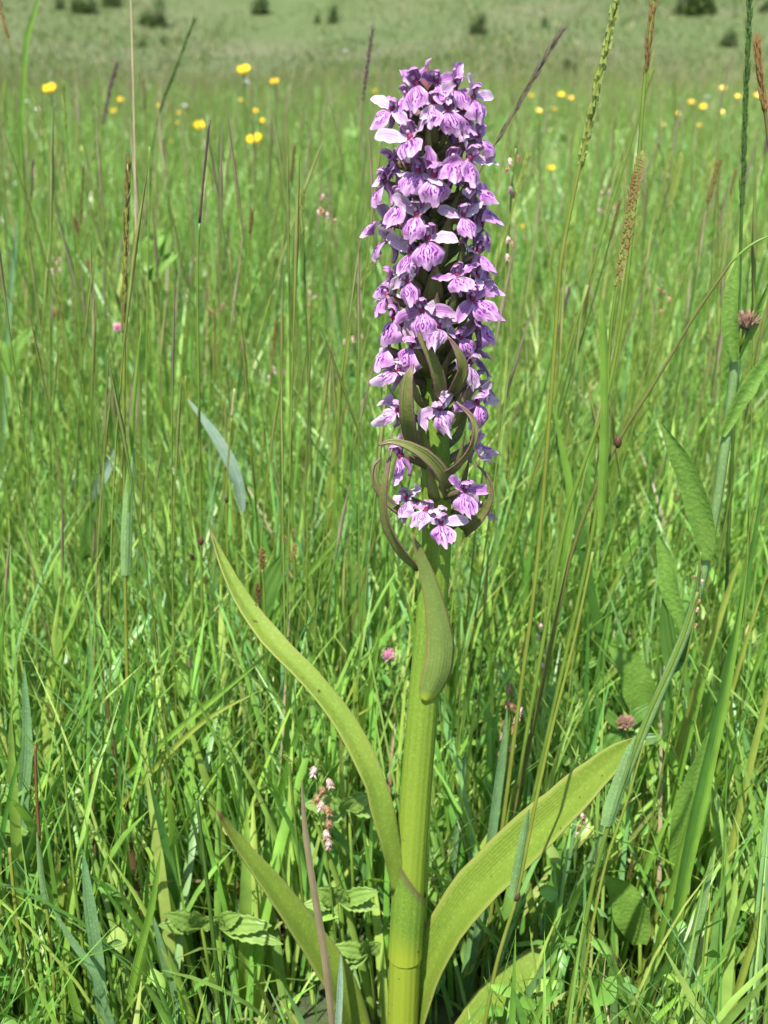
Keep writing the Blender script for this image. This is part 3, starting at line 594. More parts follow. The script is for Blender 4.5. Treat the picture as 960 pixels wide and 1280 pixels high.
# wide blades: (pixel path tip to foot, width px, Y, material, label)
def blade(label, pts, wpx, Y, mat, name='grass_shoot', cat='grass', fold=.35, face=(.2, -1, .35), group=None, twist=None):
    pp = [P(x, y, Y) for x, y in pts]; path = smooth_path(to_ground(smooth_path(pp, 16)), 26); e = path[-1].copy()
    T = None; ww = .5*wpx*pxm(pts[1][1], Y); mb = MB()
    mb.ribbon(path, [ww*f for f in interp([0, .08, .3, .6, 1], [.03, .4, .9, 1, .8], 26)], face, fold, 5, twist=twist)
    T = thing(name, label, cat, e, group); mb.build('blade', mat, T, e); return T
BL = [('wide blue green grass blade with sharp tip, low left foreground', [(104, 1064), (112, 1130), (122, 1200), (130, 1290)], 17, .395, 'glaucous'),
 ('bright blade folded lengthwise leaning right over the left foreground', [(201, 1062), (190, 1130), (172, 1200), (152, 1290)], 10, .40, 'blade'),
 ('pale green blade leaning left, near the crowfoot leaf', [(190, 1140), (203, 1190), (216, 1240), (222, 1290)], 11, .40, 'glaucous'),
 ('short upright blade with square bitten tip', [(86, 1218), (90, 1240), (98, 1270), (102, 1300)], 12, .385, 'blade'),
 ('blue white pointed blade in front of lower orchid leaf', [(426, 1192), (425, 1230), (423, 1270), (421, 1300)], 9, .382, 'downy'),
 ('tall blue green blade bent over the left foreground', [(64, 1134), (90, 1175), (118, 1215), (134, 1262)], 10, .385, 'glaucous'),
 ('broad upright blade behind the reddish topped culm', [(30, 830), (34, 930), (28, 1010), (22, 1120)], 16, .46, 'glaucous'),
 ('grey green pointed blade by the brown quaking grass', [(634, 885), (628, 940), (620, 1000), (612, 1060), (600, 1140)], 13, .46, 'glaucous'),
 ('long blue green blade under the broad orchid leaf', [(722, 1010), (704, 1080), (684, 1150), (662, 1230)], 18, .47, 'glaucous'),
 ('wide dark green blade slanting on the right edge', [(962, 560), (930, 740), (895, 900), (862, 1040), (838, 1180), (820, 1300)], 13, .42, 'bladedark'),
 ('olive blade slanting beside the wide dark green blade', [(935, 700), (915, 830), (885, 980), (850, 1140), (825, 1300)], 10, .41, 'blade'),
 ('pale stiff blade slanting under the dark green blade', [(952, 1010), (925, 1060), (908, 1080), (900, 1130), (886, 1215)], 9, .45, 'sheath'),
 ('hairy grey green blade among the right foreground culms', [(893, 1060), (880, 1120), (866, 1170), (850, 1250), (842, 1300)], 15, .395, 'sheath'),
 ('yellow green blade rising from the right corner', [(958, 1110), (945, 1160), (928, 1215), (905, 1290)], 11, .40, 'bladeyellow'),
 ('bright long blade standing right of the orchid stem', [(690, 500), (702, 560), (712, 620), (706, 700), (690, 800)], 11, .58, 'blade'),
 ('dark green blade curving beside the knapweed', [(690, 520), (706, 590), (722, 660), (738, 740)], 16, .62, 'bladedark'),
 ('pale grass blade curved left of the orchid flowers', [(440, 380), (430, 450), (420, 520), (412, 640)], 7, .75, 'bladeyellow'),
 ('bright green blade sloping left across the grass below the curved leaf', [(322, 830), (260, 880), (190, 940), (120, 1010)], 8, .50, 'blade'),
 ('second sloping green blade parallel below it', [(330, 860), (250, 905), (170, 985), (110, 1050)], 7, .49, 'bladeyellow'),
 ('broad green blade at upper left edge', [(52, -12), (42, 20), (32, 62), (27, 160), (25, 300)], 8, 1.3, 'blade'),
 ('blue green blade leaning on the far left', [(22, 270), (18, 320), (12, 380), (8, 460)], 7, 1.0, 'glaucous'),
 ('green blade crossing behind the small clasping leaf', [(430, 660), (400, 700), (350, 760), (300, 830)], 8, .6, 'blade'),
 ('yellow blade leaning right near the small pink clover bud', [(470, 880), (430, 905), (380, 950), (330, 990)], 6, .55, 'bladeyellow'),
 ('straight bright blade right of the orchid collar', [(583, 930), (575, 1010), (566, 1080), (560, 1160)], 9, .50, 'glaucous'),
 ('leaning blade with pale midrib behind the orchid collar', [(612, 1010), (590, 1070), (565, 1130), (545, 1190)], 8, .50, 'blade')]
rb = random.Random(3)
for k in range(12):                                    # the slanting thicket at the right
    x0 = rb.uniform(860, 1010); y0 = rb.uniform(560, 980); ln = rb.uniform(.18, .42); Yb = rb.uniform(.44, .54)
    BL.append(('slanting green grass blade in the thicket under the knapweed', [(x0, y0), (x0-ln*110, y0+110), (x0-ln*230, y0+240), (x0-ln*350, y0+380)], rb.uniform(6, 12), Yb, rb.choice(['blade', 'blade', 'bladedark', 'bladeyellow', 'glaucous', 'culmyellow'])))
for lb, pts, wpx, Y, mt in BL: blade(lb, pts, wpx, Y, M[mt], group='blades of the slanting thicket' if 'thicket' in lb else None)

# the many slim culms rising out of the sward round the orchid
rs = random.Random(21)
for k in range(46):
    right = k < 24
    x0 = rs.uniform(650, 985) if right else rs.uniform(-20, 440); y0 = rs.uniform(20, 420) if right else rs.uniform(90, 430); Y = rs.uniform(.56, 1.3) if right else rs.uniform(.6, 1.5)
    ln = rs.uniform(.05, .32) if right else rs.uniform(-.10, .14); dy = rs.uniform(260, 420)
    pts = [(x0, y0), (x0-ln*dy*.33, y0+dy*.33), (x0-ln*dy*.7, y0+dy*.66), (x0-ln*dy*1.05, y0+dy)]
    hk = rs.choice(['rye', 'rye', 'rye', 'fox']); hn = rs.choice(['green', 'green', 'green', 'green', 'brown', 'brown', 'dark']); hm = F['head'+hn]
    stalk('grass_stalk', 'slim grass culm with %s %s seed head rising from the sward' % ({'green': 'pale green', 'brown': 'olive brown', 'dark': 'dark purple', 'red': 'reddish'}[hn], {'rye': 'narrow smooth', 'fox': 'bristly'}[hk]), 'grass', pts, Y, rs.uniform(.6, .95), F[rs.choice(['culm', 'culm', 'culmyellow', 'culmdeep'])],
          (hk, 0, rs.uniform(.10, .22), rs.uniform(.8, 1.4), rs.uniform(4, 6), hm), group='slim seeding culms rising round the orchid')

def leaf_obj(mb, path, wd, face, fold=.25, nv=7, **k): mb.ribbon(path, wd, face, fold, nv, **k)
def ovate(T, e, pts, Y, wpx, mat, face, fold=.25, name='leaf', wave=.12):
    pp = [P(x, y, Y) for x, y in pts]; n = 18; ww = .5*wpx*pxm(pts[0][1], Y)
    mb = MB(); mb.ribbon(smooth_path(pp, n), [ww*f for f in interp([0, .15, .45, .75, .93, 1], [.35, .75, 1, .75, .3, .03], n)], face, fold, 7, wave=wave, wf=2.)
    return mb.build(name, mat, T, e)
# knapweed
KY = .47; pp = [P(x, y, KY) for x, y in [(921, 432), (917, 470), (908, 545), (890, 660), (866, 765), (832, 850), (800, 925), (770, 1000)]]
path = to_ground(smooth_path(pp, 30)); e = path[-1].copy()
T = thing('knapweed', 'hairy green knapweed stem with broad leaves and a pinkish brown bud', 'wildflower', e)
mb = MB(); mb.tube(smooth_path(path, 40), interp([0, 1], [.0020, .0023], 40), 9, ridge=.06, ridges=5); mb.build('stem', M['sheath'], T, e)
ovate(T, e, [(884, 700), (878, 650), (858, 590), (826, 528)], KY-.004, 33, M['broad'], (-.5, -.8, .2))
ovate(T, e, [(902, 545), (925, 500), (945, 468), (975, 425)], KY-.003, 24, M['broad'], (.3, -.8, .4))
ovate(T, e, [(919, 452), (914, 420), (914, 370), (924, 318)], KY-.004, 22, M['broad'], (-.5, -.8, .1))
ovate(T, e, [(924, 450), (938, 415), (948, 385), (962, 350)], KY-.004, 18, M['broad'], (.6, -.7, .2))
ovate(T, e, [(855, 790), (838, 740), (832, 700), (822, 668)], KY+.004, 24, M['broad'], (-.4, -.8, .2))
ovate(T, e, [(862, 775), (845, 830), (835, 790), (830, 740)], KY+.006, 24, M['broaddark'], (-.4, -.8, .2))
mb = MB(); c = P(932, 410, KY-.002)
for i in range(46):
    v = Vector((random.gauss(0, 1), random.gauss(0, 1), abs(random.gauss(0, 1)))).normalized(); mb.spindle(c + v*.001, v + Vector((0, 0, .6)), .0072, .0013)
mb.build('bud', M['budbrown'], T, e, smooth=False); mb = MB(); mb.tube([P(922, 440, KY), P(928, 425, KY-.001), c], [.0018, .002, .0028], 8); mb.build('bud_stalk', M['culm'], T, e)

def herb(name, label, cat, foot, leaves, Y, mat, stem=None, group=None):
    f = P(*foot, Y); e = Vector((f.x, f.y, 0)); e.z = float(gz(e.x, e.y)) - .003
    T = thing(name, label, cat, e, group)
    mb = MB(); mb.tube([e, e.lerp(f, .5) + Vector((.002, 0, 0)), f], [.0013, .0011, .0009], 6); mb.build('stem', M['culm'], T, e)
    for pts, wpx, fc in leaves: ovate(T, e, [foot] + pts, Y, wpx, M[mat] if isinstance(mat, str) else mat, fc)
    return T, e
herb('hawkweed_leaf', 'downy silvery grey green leaf among grass left of the orchid', 'leaf', (303, 640), [([(296, 600), (272, 550), (232, 496)], 17, (.5, -.8, .4))], .66, 'downy')
herb('hawkweed_leaf', 'small silvery rounded leaf near the brown tinged grass spike', 'leaf', (118, 625), [([(122, 605), (134, 582), (143, 560)], 17, (.5, -.8, .4))], .80, 'downy')
herb('dock_leaf', 'large translucent bright green leaf under the knapweed', 'leaf', (850, 1090), [([(855, 1040), (868, 985), (886, 915)], 50, (.2, -1, .25))], .46, 'broad')
herb('dock_leaf', 'pale green oval leaf curled beside the faded clover head', 'leaf', (806, 900), [([(800, 870), (790, 835), (760, 806)], 42, (-.2, -.9, .4))], .56, 'broad')
herb('dock_leaf', 'oval leaf standing below the broad orchid leaf tip', 'leaf', (800, 1180), [([(792, 1150), (780, 1120), (757, 1094)], 46, (-.3, -.8, .5))], .46, 'broad')
herb('dock_leaf', 'dark wide leaf lying low at the foot of the stout culm', 'leaf', (715, 1340), [([(735, 1280), (758, 1240), (770, 1205)], 74, (-.2, -.8, .6))], .43, 'broaddark')
herb('dock_leaf', 'upright dark green leaf behind the yellow sedge heads', 'leaf', (325, 785), [([(330, 750), (345, 715), (356, 692)], 30, (-.2, -1, .2))], .60, 'broaddark')
herb('dock_leaf', 'dark oval leaves at the left among grass below the silvery leaf', 'leaf', (122, 720), [([(118, 690), (120, 650), (132, 610)], 36, (.2, -1, .2)), ([(136, 690), (144, 660), (150, 640)], 24, (.5, -.8, .2))], .72, 'broaddark')
herb('dock_leaf', 'pale leaf reaching in at the far left foreground', 'leaf', (-40, 1020), [([(-20, 1025), (10, 1035), (44, 1046)], 22, (.1, -.6, .8))], .45, 'broad')
herb('dock_leaf', 'yellowish leaf turned up at the far left edge above it', 'leaf', (-30, 1030), [([(-10, 1000), (15, 990), (40, 985)], 26, (.1, -.6, .8))], .46, 'broad')
herb('comfrey', 'leafy green herb with crowded leaves behind the pale straw', 'herb', (188, 350), [([(185, 325), (178, 310), (168, 298)], 26, (0, -1, .3)), ([(196, 318), (206, 300), (222, 272)], 20, (.2, -.9, .4)), ([(190, 312), (196, 296), (190, 280)], 24, (0, -.8, .6)),
     ([(204, 330), (214, 322), (224, 316)], 16, (.1, -.7, .7)), ([(194, 335), (186, 326), (184, 300)], 26, (0, -.9, .5))], .95, 'broad')
herb('plantain', 'broad leaved herb at the left edge high in the meadow', 'herb', (10, 470), [([(18, 440), (28, 425), (42, 408)], 18, (.1, -.8, .6)), ([(4, 440), (-4, 432), (-16, 428)], 18, (-.2, -.8, .6))], .9, 'broad')
# crowfoot: deeply cut leaves
def palmate(label, foot, Y, spread, group=None):
    f = P(*foot, Y); e = Vector((f.x+.004, f.y+.006, 0)); e.z = float(gz(e.x, e.y)) - .003
    T = thing('crowfoot_leaf', label, 'leaf', e, group); mb = MB(); mb.tube([e, e.lerp(f, .6), f], [.0009, .0008, .0007], 6); mb.build('leaf_stalk', M['culm'], T, e)
    for a, L, w_ in spread:
        d = Vector((math.cos(R(a)), -.28, math.sin(R(a))*.75)); m = Vector((0, -.75, .65)); L *= 1.4; w_ *= .95; L *= pxm(foot[1], Y); w_ *= .5*pxm(foot[1], Y)
        mb = MB(); n = 15; pp = smooth_path([f, f + d*L*.5 + m*L*.06, f + d*L - Vector((0, 0, L*.06))], n)
        mb.ribbon(pp, [w_*x for x in (.12, .3, .55, .8, 1.0, .9, 1.12, .95, 1.05, .8, .86, .55, .5, .25, .02)], m, .22, 5, wave=.12, wf=2.5, seed=a)
        mb.build('lobe', M['palmate'], T, e)
palmate('cut crowfoot leaf with toothed lobes spreading left of the dark stem', (252, 1160), .45, [(95, 44, 24), (125, 50, 24), (150, 42, 20), (60, 28, 18)])
palmate('cut crowfoot leaf with toothed lobes between dark stem and lower orchid leaf', (272, 1158), .45, [(55, 40, 22), (25, 56, 24), (-2, 60, 22), (80, 26, 18)])
palmate('cut crowfoot leaf glowing behind the pink quaking grass', (436, 1012), .47, [(150, 46, 26), (100, 26, 24), (60, 40, 24), (20, 44, 24), (200, 30, 20)])
palmate('cut crowfoot leaf left of the orchid collar, standing highest', (424, 1128), .46, [(120, 40, 24), (80, 34, 22), (45, 50, 22), (165, 34, 20), (10, 36, 20)])
palmate('cut crowfoot leaf left of the orchid collar with pale folded lobes', (462, 1192), .445, [(140, 44, 22), (165, 50, 22), (100, 36, 22), (70, 30, 20), (200, 36, 20)])
palmate('cut crowfoot leaf low at the left foreground', (170, 1010), .55, [(100, 30, 18), (140, 34, 18), (50, 34, 18), (15, 30, 16)])
# buttercups
def buttercup(label, px, py, size, group=None, k=0, cupped=.6, diam=.021):
    Y = min(FPX*diam/size/1.07, 9.); c = P(px, py, Y); r = random.Random(k)
    e = Vector((c.x + r.uniform(-.04, .04), c.y + r.uniform(-.02, .05), 0)); e.z = float(gz(e.x, e.y)) - .003
    T = thing('buttercup', label, 'buttercup', e, group)
    mb = MB(); mb.tube(smooth_path([e, e.lerp(c, .5) + Vector((r.uniform(-.02, .02), 0, 0)), c.lerp(e, .06), c], 16), .0009 if Y < 3 else .0013, 5); mb.build('stem', M['culm'], T, e)
    tl = Vector((r.uniform(-.3, .3), -.55, 1)).normalized(); a0 = tl.orthogonal().normalized(); rr = diam/2
    if size >= 9:
        for q in range(5):
            d = Matrix.Rotation(q*1.2566 + r.random(), 3, tl) @ a0; mb = MB()
            mb.ribbon(smooth_path([c, c + d*rr*.55 + tl*rr*.18*cupped, c + d*rr*.98 + tl*rr*.75*cupped], 8), [rr*x for x in (.12, .3, .48, .6, .66, .62, .45, .15)], tl, .25, 5); mb.build('petal', M['yellow'], T, e)
        mb = MB(); mb.ball(c + tl*rr*.2, rr*.3, 5, 8); mb.build('centre', M['yellowcentre'], T, e)
    else:
        mb = MB()
        for q in range(5):
            d = Matrix.Rotation(q*1.2566, 3, tl) @ a0
            mb.ribbon([c, c + d*rr*.55 + tl*rr*.2, c + d*rr*.98 + tl*rr*.6], [rr*.15, rr*.55, rr*.4], tl, .2, 3)
        mb.build('flower_head', M['yellow'], T, e)
    return T
for k, (x, y, s_, lb) in enumerate([(63, 115, 18, 'yellow buttercup standing alone at the left by the ragged dark purple grass head'), (306, 91, 17, 'yellow buttercup just above a white flower'),
    (344, 104, 10.5, 'yellow half closed buttercup on a straight green stem with side buds'), (250, 160, 15, 'yellow buttercup next to the tip of the broken blackish culm'),
    (319, 178, 19, 'large open yellow buttercup, widest of the far left flowers'), (337, 255, 9.5, 'small yellow buttercup low in the left meadow below the large open one'),
    (655, 286, 13, 'yellow buttercup right of the orchid spike, level with its middle'), (648, 480, 13, 'torn looking yellow buttercup low in the grass right of the orchid spike'),
    (687, 212, 10.5, 'yellow buttercup by the slanting blackish grass head')]): buttercup(lb, x, y, s_, k=k, cupped=.9)
FAR = [(99, 190, 8), (212, 178, 6), (264, 180, 5.5), (210, 206, 5), (470, 222, 6.5), (150, 126, 7.5), (142, 140, 7), (198, 133, 5.5), (222, 142, 6), (221, 155, 6), (319, 140, 7.5), (328, 152, 7), (702, 120, 8.5), (713, 124, 7.5),
       (673, 140, 7.5), (692, 137, 5), (903, 112, 8.5), (922, 122, 7), (945, 121, 8), (864, 129, 9), (879, 135, 8.5), (846, 143, 6.5), (875, 158, 6), (830, 157, 5.5), (790, 201, 6), (872, 592, 8), (468, 115, 5), (664, 121, 6), (902, 141, 6),
       (902, 319, 7), (686, 164, 5), (640, 262, 5), (470, 155, 6), (12, 185, 5), (110, 163, 5), (300, 126, 5.5)]
for k, (x, y, s_) in enumerate(FAR): buttercup('tiny far yellow buttercup dot scattered over the meadow', x, y, s_, 'far buttercups scattered over the meadow', 50+k)
# white flowers
def white_flower(x, y, size, label, k, group='small white flowers dotted over the meadow'):
    Y = min(FPX*.018/size/1.07, 8.); c = P(x, y, Y); e = Vector((c.x+.02, c.y+.02, 0)); e.z = float(gz(e.x, e.y)) - .003
    T = thing('white_flower', label, 'wildflower', e, group); mb = MB(); mb.tube(smooth_path([e, e.lerp(c, .5), c], 10), .0011, 5); mb.build('stem', M['culm'], T, e)
    mb = MB()
    for q in range(14):
        v = Vector((random.gauss(0, 1), random.gauss(0, 1), abs(random.gauss(0, .6)))).normalized(); mb.spindle(c, v, .0085, .0022)
    mb.build('flower_head', M['white'], T, e, smooth=False)
for k, (x, y, s_) in enumerate([(308, 103, 9), (32, 127, 9), (46, 137, 7), (231, 133, 7), (190, 290, 8), (20, 230, 8), (118, 275, 6), (432, 64, 6), (884, 121, 6)]):
    white_flower(x, y, s_, 'small white flower blurred among the meadow grasses', k)
# clover
def clover(label, x, y, size, Y, mat, leaves):
    c = P(x, y, Y); e = Vector((c.x+.006, c.y+.012, 0)); e.z = float(gz(e.x, e.y)) - .003
    T = thing('clover', label, 'clover', e); mb = MB(); mb.tube(smooth_path([e, e.lerp(c, .6) + Vector((.004, 0, 0)), c], 12), .0009, 6); mb.build('stem', M['culm'], T, e)
    r_ = .5*size*pxm(y, Y); mb = MB()
    for q in range(130):
        v = Vector((random.gauss(0, 1), random.gauss(0, 1), random.gauss(.3, .8))).normalized(); mb.spindle(c + v*r_*.3, v + Vector((random.uniform(-.3, .3), 0, .7)), r_*random.uniform(.5, .85), r_*.13)
    mb.build('flower_head', mat, T, e, smooth=False)
    for pts, w_ in leaves: ovate(T, e, pts, Y+.003, w_, M['broaddark'], (0, -.7, .7))
clover('small pink clover bud left of the orchid stem', 486, 821, 22, .56, M['pink'], [([(489, 838), (497, 834), (506, 826)], 8), ([(487, 840), (480, 840), (472, 836)], 7)])
clover('faded brown pink clover head by the knapweed foot with three leaves', 782, 904, 26, .53, M['budbrown'], [([(782, 912), (762, 896), (740, 872)], 16), ([(786, 906), (800, 892), (818, 880)], 16), ([(780, 915), (768, 930), (752, 950)], 30), ([(784, 916), (800, 925), (830, 920)], 18)])
clover('pale pink clover in the grass beside the brown tinged grass spike', 147, 410, 14, .9, M['pink'], [])
clover('dull cream clover head at the left among pale grass', 72, 393, 18, .95, M['sedge'], [])
# quaking grass: nodding oval spikelets
def quaking(label, stem_px, spk, Y, mat, size=11, group=None):
    pp = [P(x, y, Y) for x, y in stem_px]; path = to_ground(smooth_path(pp, 16)); e = path[-1].copy()
    T = thing('quaking_grass_stalk', label, 'grass', e, group); mb = MB(); mb.tube(smooth_path(path, 26), .00055, 5); mb.build('culm', M['culm'], T, e)
    for i, (x, y) in enumerate(spk):
        c = P(x, y, Y-.002); mb = MB(); L = size*1.35*pxm(y, Y); r_ = .5*size*.8*pxm(y, Y); dn = Vector((random.uniform(-.35, .35), -.1, -1)).normalized(); c = c - dn*L*.5
        a = dn.orthogonal().normalized()
        for q in range(6):                             # overlapping scales
            for s_ in (-1, 1):
                b_ = Matrix.Rotation(random.uniform(-.5, .5)+.8*(q % 2), 3, dn) @ a
                f_ = math.sin(math.pi*(q+.8)/6.8); mb.spindle(c + dn*L*q/7.5, dn*.8 + b_*s_*.75, L*.45, r_*.5*max(.4, f_))
        mb.spindle(c, dn, L, r_*.7, 6); o = mb.build('spikelet', mat[i % len(mat)], T, e, smooth=False)
        n_ = min(path, key=lambda v: (v-c).length + abs(v.z-c.z-.006)); mb = MB(); mb.tube(smooth_path([n_, n_.lerp(c, .5) + Vector((0, 0, .003)), c], 6), .0002, 4); mb.build('spikelet_stalk', M['culmolive'], T, e)
quaking('quaking grass with pink and white nodding spikelets left of the orchid stem', [(398, 948), (396, 975), (398, 1010), (404, 1045), (412, 1100), (420, 1180)],
        [(392, 965), (412, 980), (401, 1008), (410, 1014), (408, 1044), (411, 1056), (403, 990), (396, 1000), (411, 1030)], .455, [M['quake'], M['quake'], M['quake'], M['quakebrown'], M['quake'], M['quake'], M['quakebrown'], M['quakebrown'], M['quakebrown']], 13)
quaking('brown quaking grass with dark rounded spikelets right of the orchid stem', [(640, 855), (638, 890), (634, 930), (630, 980), (622, 1060)],
        [(636, 862), (640, 884), (650, 890), (630, 906), (642, 912), (628, 922), (641, 934), (626, 945), (638, 952), (634, 880), (646, 900)], .47, [M['quakebrown'], M['quakebrown'], M['quake'], M['quakebrown']], 11)
quaking('pale pink quaking grass strung along behind the bright thick culm', [(672, 775), (676, 810), (678, 845), (676, 880), (670, 960)], [(676, 783), (673, 797), (680, 814), (678, 832), (684, 828), (681, 847), (677, 862)], .58, [M['quake']], 7)
quaking('quaking grass with buff spikelets beside the orchid spike, upper right', [(645, 185), (640, 230), (636, 290), (630, 380), (626, 480)], [(648, 198), (638, 202), (634, 212), (638, 238), (642, 244), (635, 300), (641, 306), (634, 322)], .62, [M['quakebrown'], M['quake']], 8)
quaking('small brown quaking grass far right below the yellow dot', [(828, 355), (824, 380), (822, 420), (815, 520)], [(824, 362), (830, 366), (836, 374), (826, 390)], .8, [M['quakebrown']], 6)
quaking('pink quaking grass half hidden under the broad orchid leaf', [(732, 1008), (728, 1030), (722, 1075), (712, 1150)], [(728, 1020), (724, 1034), (722, 1044), (730, 1030)], .49, [M['quake'], M['quakebrown']], 7)
quaking('reddish seed string on the knapweed stem side', [(876, 690), (872, 730), (868, 775), (850, 860)], [(868, 722), (878, 727), (874, 752), (872, 762), (870, 782)], .462, [M['quakebrown'], M['quake']], 6)
rs = random.Random(5)
for k in range(26):
    x0 = rs.uniform(640, 950) if k < 14 else rs.uniform(10, 440); y0 = rs.uniform(210, 470); Y = rs.uniform(.8, 2.0)
    sz = rs.uniform(3.2, 5.5)/Y*1.2
    quaking('slender quaking grass with few pale spikelets, blurred among green culms', [(x0, y0), (x0-3, y0+14/Y), (x0-6, y0+40/Y), (x0-12, y0+110/Y)],
            [(x0 + rs.uniform(-10, 10)/Y, y0 + rs.uniform(-2, 34)/Y) for q in range(rs.randint(3, 6))], Y, rs.choice([[M['quake']], [M['quake'], M['quakebrown']], [M['quakebrown']]]), sz, 'quaking grasses dotted through the meadow')
# sedge heads
def sedge(label, stem_px, hd, Y, mat):
    pp = [P(x, y, Y) for x, y in stem_px]; path = to_ground(smooth_path(pp, 12)); e = path[-1].copy()
    T = thing('sedge', label, 'sedge', e); mb = MB(); mb.tube(smooth_path(path, 20), .0007, 5); mb.build('culm', M['culm'], T, e)
    for x, y, L, dx in hd:
        mb = MB(); c = P(x, y, Y); L *= pxm(y, Y); d = Vector((dx, -.1, 1)).normalized(); a = d.orthogonal().normalized()
        for q in range(34):
            b_ = Matrix.Rotation(q*2.4, 3, d) @ a; u = q/34; f_ = math.sin(math.pi*(.12+.82*u))
            mb.spindle(c + d*L*(u-.5), b_*.9 + d*.8, L*.20*f_+.0006, L*.05)
        mb.build('seed_head', mat, T, e, smooth=False)
sedge('yellow brown sedge heads, two close together near the curved orchid leaf', [(367, 690), (368, 720), (366, 780), (362, 860)], [(358, 676, 16, -.5), (367, 690, 24, .15), (366, 668, 14, .1)], .58, M['sedge'])
sedge('yellow green sedge head on a straight stem beside the two sedge heads', [(386, 668), (384, 700), (382, 770), (380, 850)], [(391, 655, 16, .6), (386, 672, 18, .1), (382, 680, 12, -.2)], .585, M['headgreen'])
sedge('brown woodrush heads on a thin stem under the broken blackish culm', [(268, 405), (264, 440), (262, 500), (262, 580)], [(263, 390, 13, -.8), (276, 385, 17, .8), (268, 396, 12, 0)], .8, M['quakebrown'])
sedge('buff sedge head among grass at the far left', [(110, 335), (110, 370), (108, 430)], [(110, 332, 20, 0)], .95, M['sedge'])
sedge('faded orange bud on the left meadow edge', [(96, 285), (98, 310), (100, 380)], [(96, 284, 26, -.1)], 1.1, M['headred'])
sedge('yellow bud lying low at the right corner foreground', [(885, 1275), (888, 1300), (890, 1340)], [(874, 1268, 30, -.8)], .41, M['sedge'])
sedge('pale yellow bud by the withered blade', [(362, 952), (364, 980), (370, 1040)], [(360, 948, 14, -.9), (370, 950, 10, .5)], .47, M['headgreen'])
sedge('orange green bud pair standing left of the curved orchid leaf', [(328, 712), (330, 740), (332, 800)], [(328, 700, 34, .05), (323, 742, 30, -.05)], .56, M['headred'])

# ------------------------------------------------------------------ the meadow: grass nobody could count
def noise2(x, y, s, seed): return np.sin(x*s+seed)*np.cos(y*s*1.13+seed*1.7) + .6*np.sin(x*s*2.3-y*s*1.9+seed*2.1)
PAL = np.array([(.19, .325, .055), (.145, .28, .046), (.245, .35, .070), (.115, .235, .042), (.165, .30, .095), (.30, .35, .09), (.135, .26, .066)])
PP = np.array([.26, .20, .20, .12, .10, .07, .05]); PP = PP/PP.sum()
DRY = np.array([(.30, .24, .12), (.36, .30, .18), (.17, .11, .05), (.24, .22, .10)])
# keep clear: capsules in the picture that stay unobstructed by what stands in front of the orchid
CLEAR = [(540, 90, 540, 690, 100), (545, 690, 503, 1290, 45), (505, 1150, 430, 905, 30), (430, 905, 263, 663, 32), (520, 1280, 590, 1122, 50), (590, 1122, 795, 921, 52), (450, 1290, 352, 1125, 40), (352, 1125, 272, 1014, 26)]
CLEAR = [c + (.445,) for c in CLEAR] + [(215, 1120, 330, 1150, 42, .452), (420, 1005, 460, 1005, 40, .472), (400, 1125, 470, 1190, 48, .452), (392, 955, 410, 1060, 20, .46), (640, 860, 630, 950, 20, .525), (782, 900, 782, 910, 30, .53),
    (868, 930, 855, 1060, 34, .462), (104, 1064, 130, 1290, 16, .40), (880, 680, 835, 540, 30, .47), (915, 330, 905, 545, 24, .47), (885, 690, 800, 925, 18, .47), (790, 830, 800, 880, 26, .55), (234, 500, 300, 640, 20, .66), (486, 821, 486, 826, 18, .56), (157, 640, 157, 720, 12, .52), (780, 1120, 795, 1170, 26, .46)]
def blocked(pts):
    """pts (n, k, 3): true where a blade in front of the orchid would cross it, or comes too near the lens"""
    u, v, z = proj(pts); bad = np.zeros(u.shape, bool)
    for x0, y0, x1, y1, r_, yf in CLEAR:
        dx, dy = x1-x0, y1-y0; t = np.clip(((u-x0)*dx+(v-y0)*dy)/(dx*dx+dy*dy), 0, 1)
        bad |= ((u-x0-t*dx)**2 + (v-y0-t*dy)**2 < r_*r_) & (pts[..., 1] < yf)
    bad |= (z < .26) | ((pts[..., 1] < .40) & (v < 1010) & (np.abs(u-480) < 620)) | ((pts[..., 1] < .47) & (v < 700) & (u > 200) & (u < 700))
    st = (np.abs(pts[..., 1]-OY) < .022) & (np.abs(pts[..., 0]-.018) < .022); bad |= st
    return bad.any(axis=1)
def scatter(n, y0, y1, pad=.35, slope=.40):
    Y = np.sqrt(rng.uniform(y0*y0, y1*y1, n)) if y0 > .5 else rng.uniform(y0, y1, n)
    return rng.uniform(-1, 1, n)*((slope if y0 < 2 else slope*1.7)*Y*1.25+pad), Y
def curves(x, y, L, K, th0, bend, az, zf=gz, pw=1.5):
    """(n, K+1, 3) centre lines"""
    n = len(x); s = np.linspace(0, 1, K+1); pts = np.zeros((n, K+1, 3)); pts[:, 0] = np.stack([x, y, zf(x, y)-.004], 1)
    for k in range(K):
        th = th0 + bend*((s[k]+s[k+1])/2)**pw; d = L/K
        pts[:, k+1, 0] = pts[:, k, 0] + np.sin(th)*np.cos(az)*d; pts[:, k+1, 1] = pts[:, k, 1] + np.sin(th)*np.sin(az)*d
        pts[:, k+1, 2] = np.maximum(pts[:, k, 2] + np.cos(th)*d, zf(pts[:, k+1, 0], pts[:, k+1, 1])*0 + .002)
    return pts
def colours(x, y, n, dry=.04, pal=PAL, pp=PP):
    c = pal[rng.choice(len(pal), n, p=pp)]*rng.uniform(.85, 1.32, (n, 1))*np.stack([rng.uniform(.80, 1.06, n), np.ones(n), rng.uniform(.85, 1.2, n)], 1)
    d = rng.random(n) < dry; c[d] = DRY[rng.integers(0, 4, d.sum())]*rng.uniform(.8, 1.1, (d.sum(), 1))
    g = 1 + .12*noise2(x, y, 3.1, 2.)[:, None]; return np.clip(c*g, 0, 1)
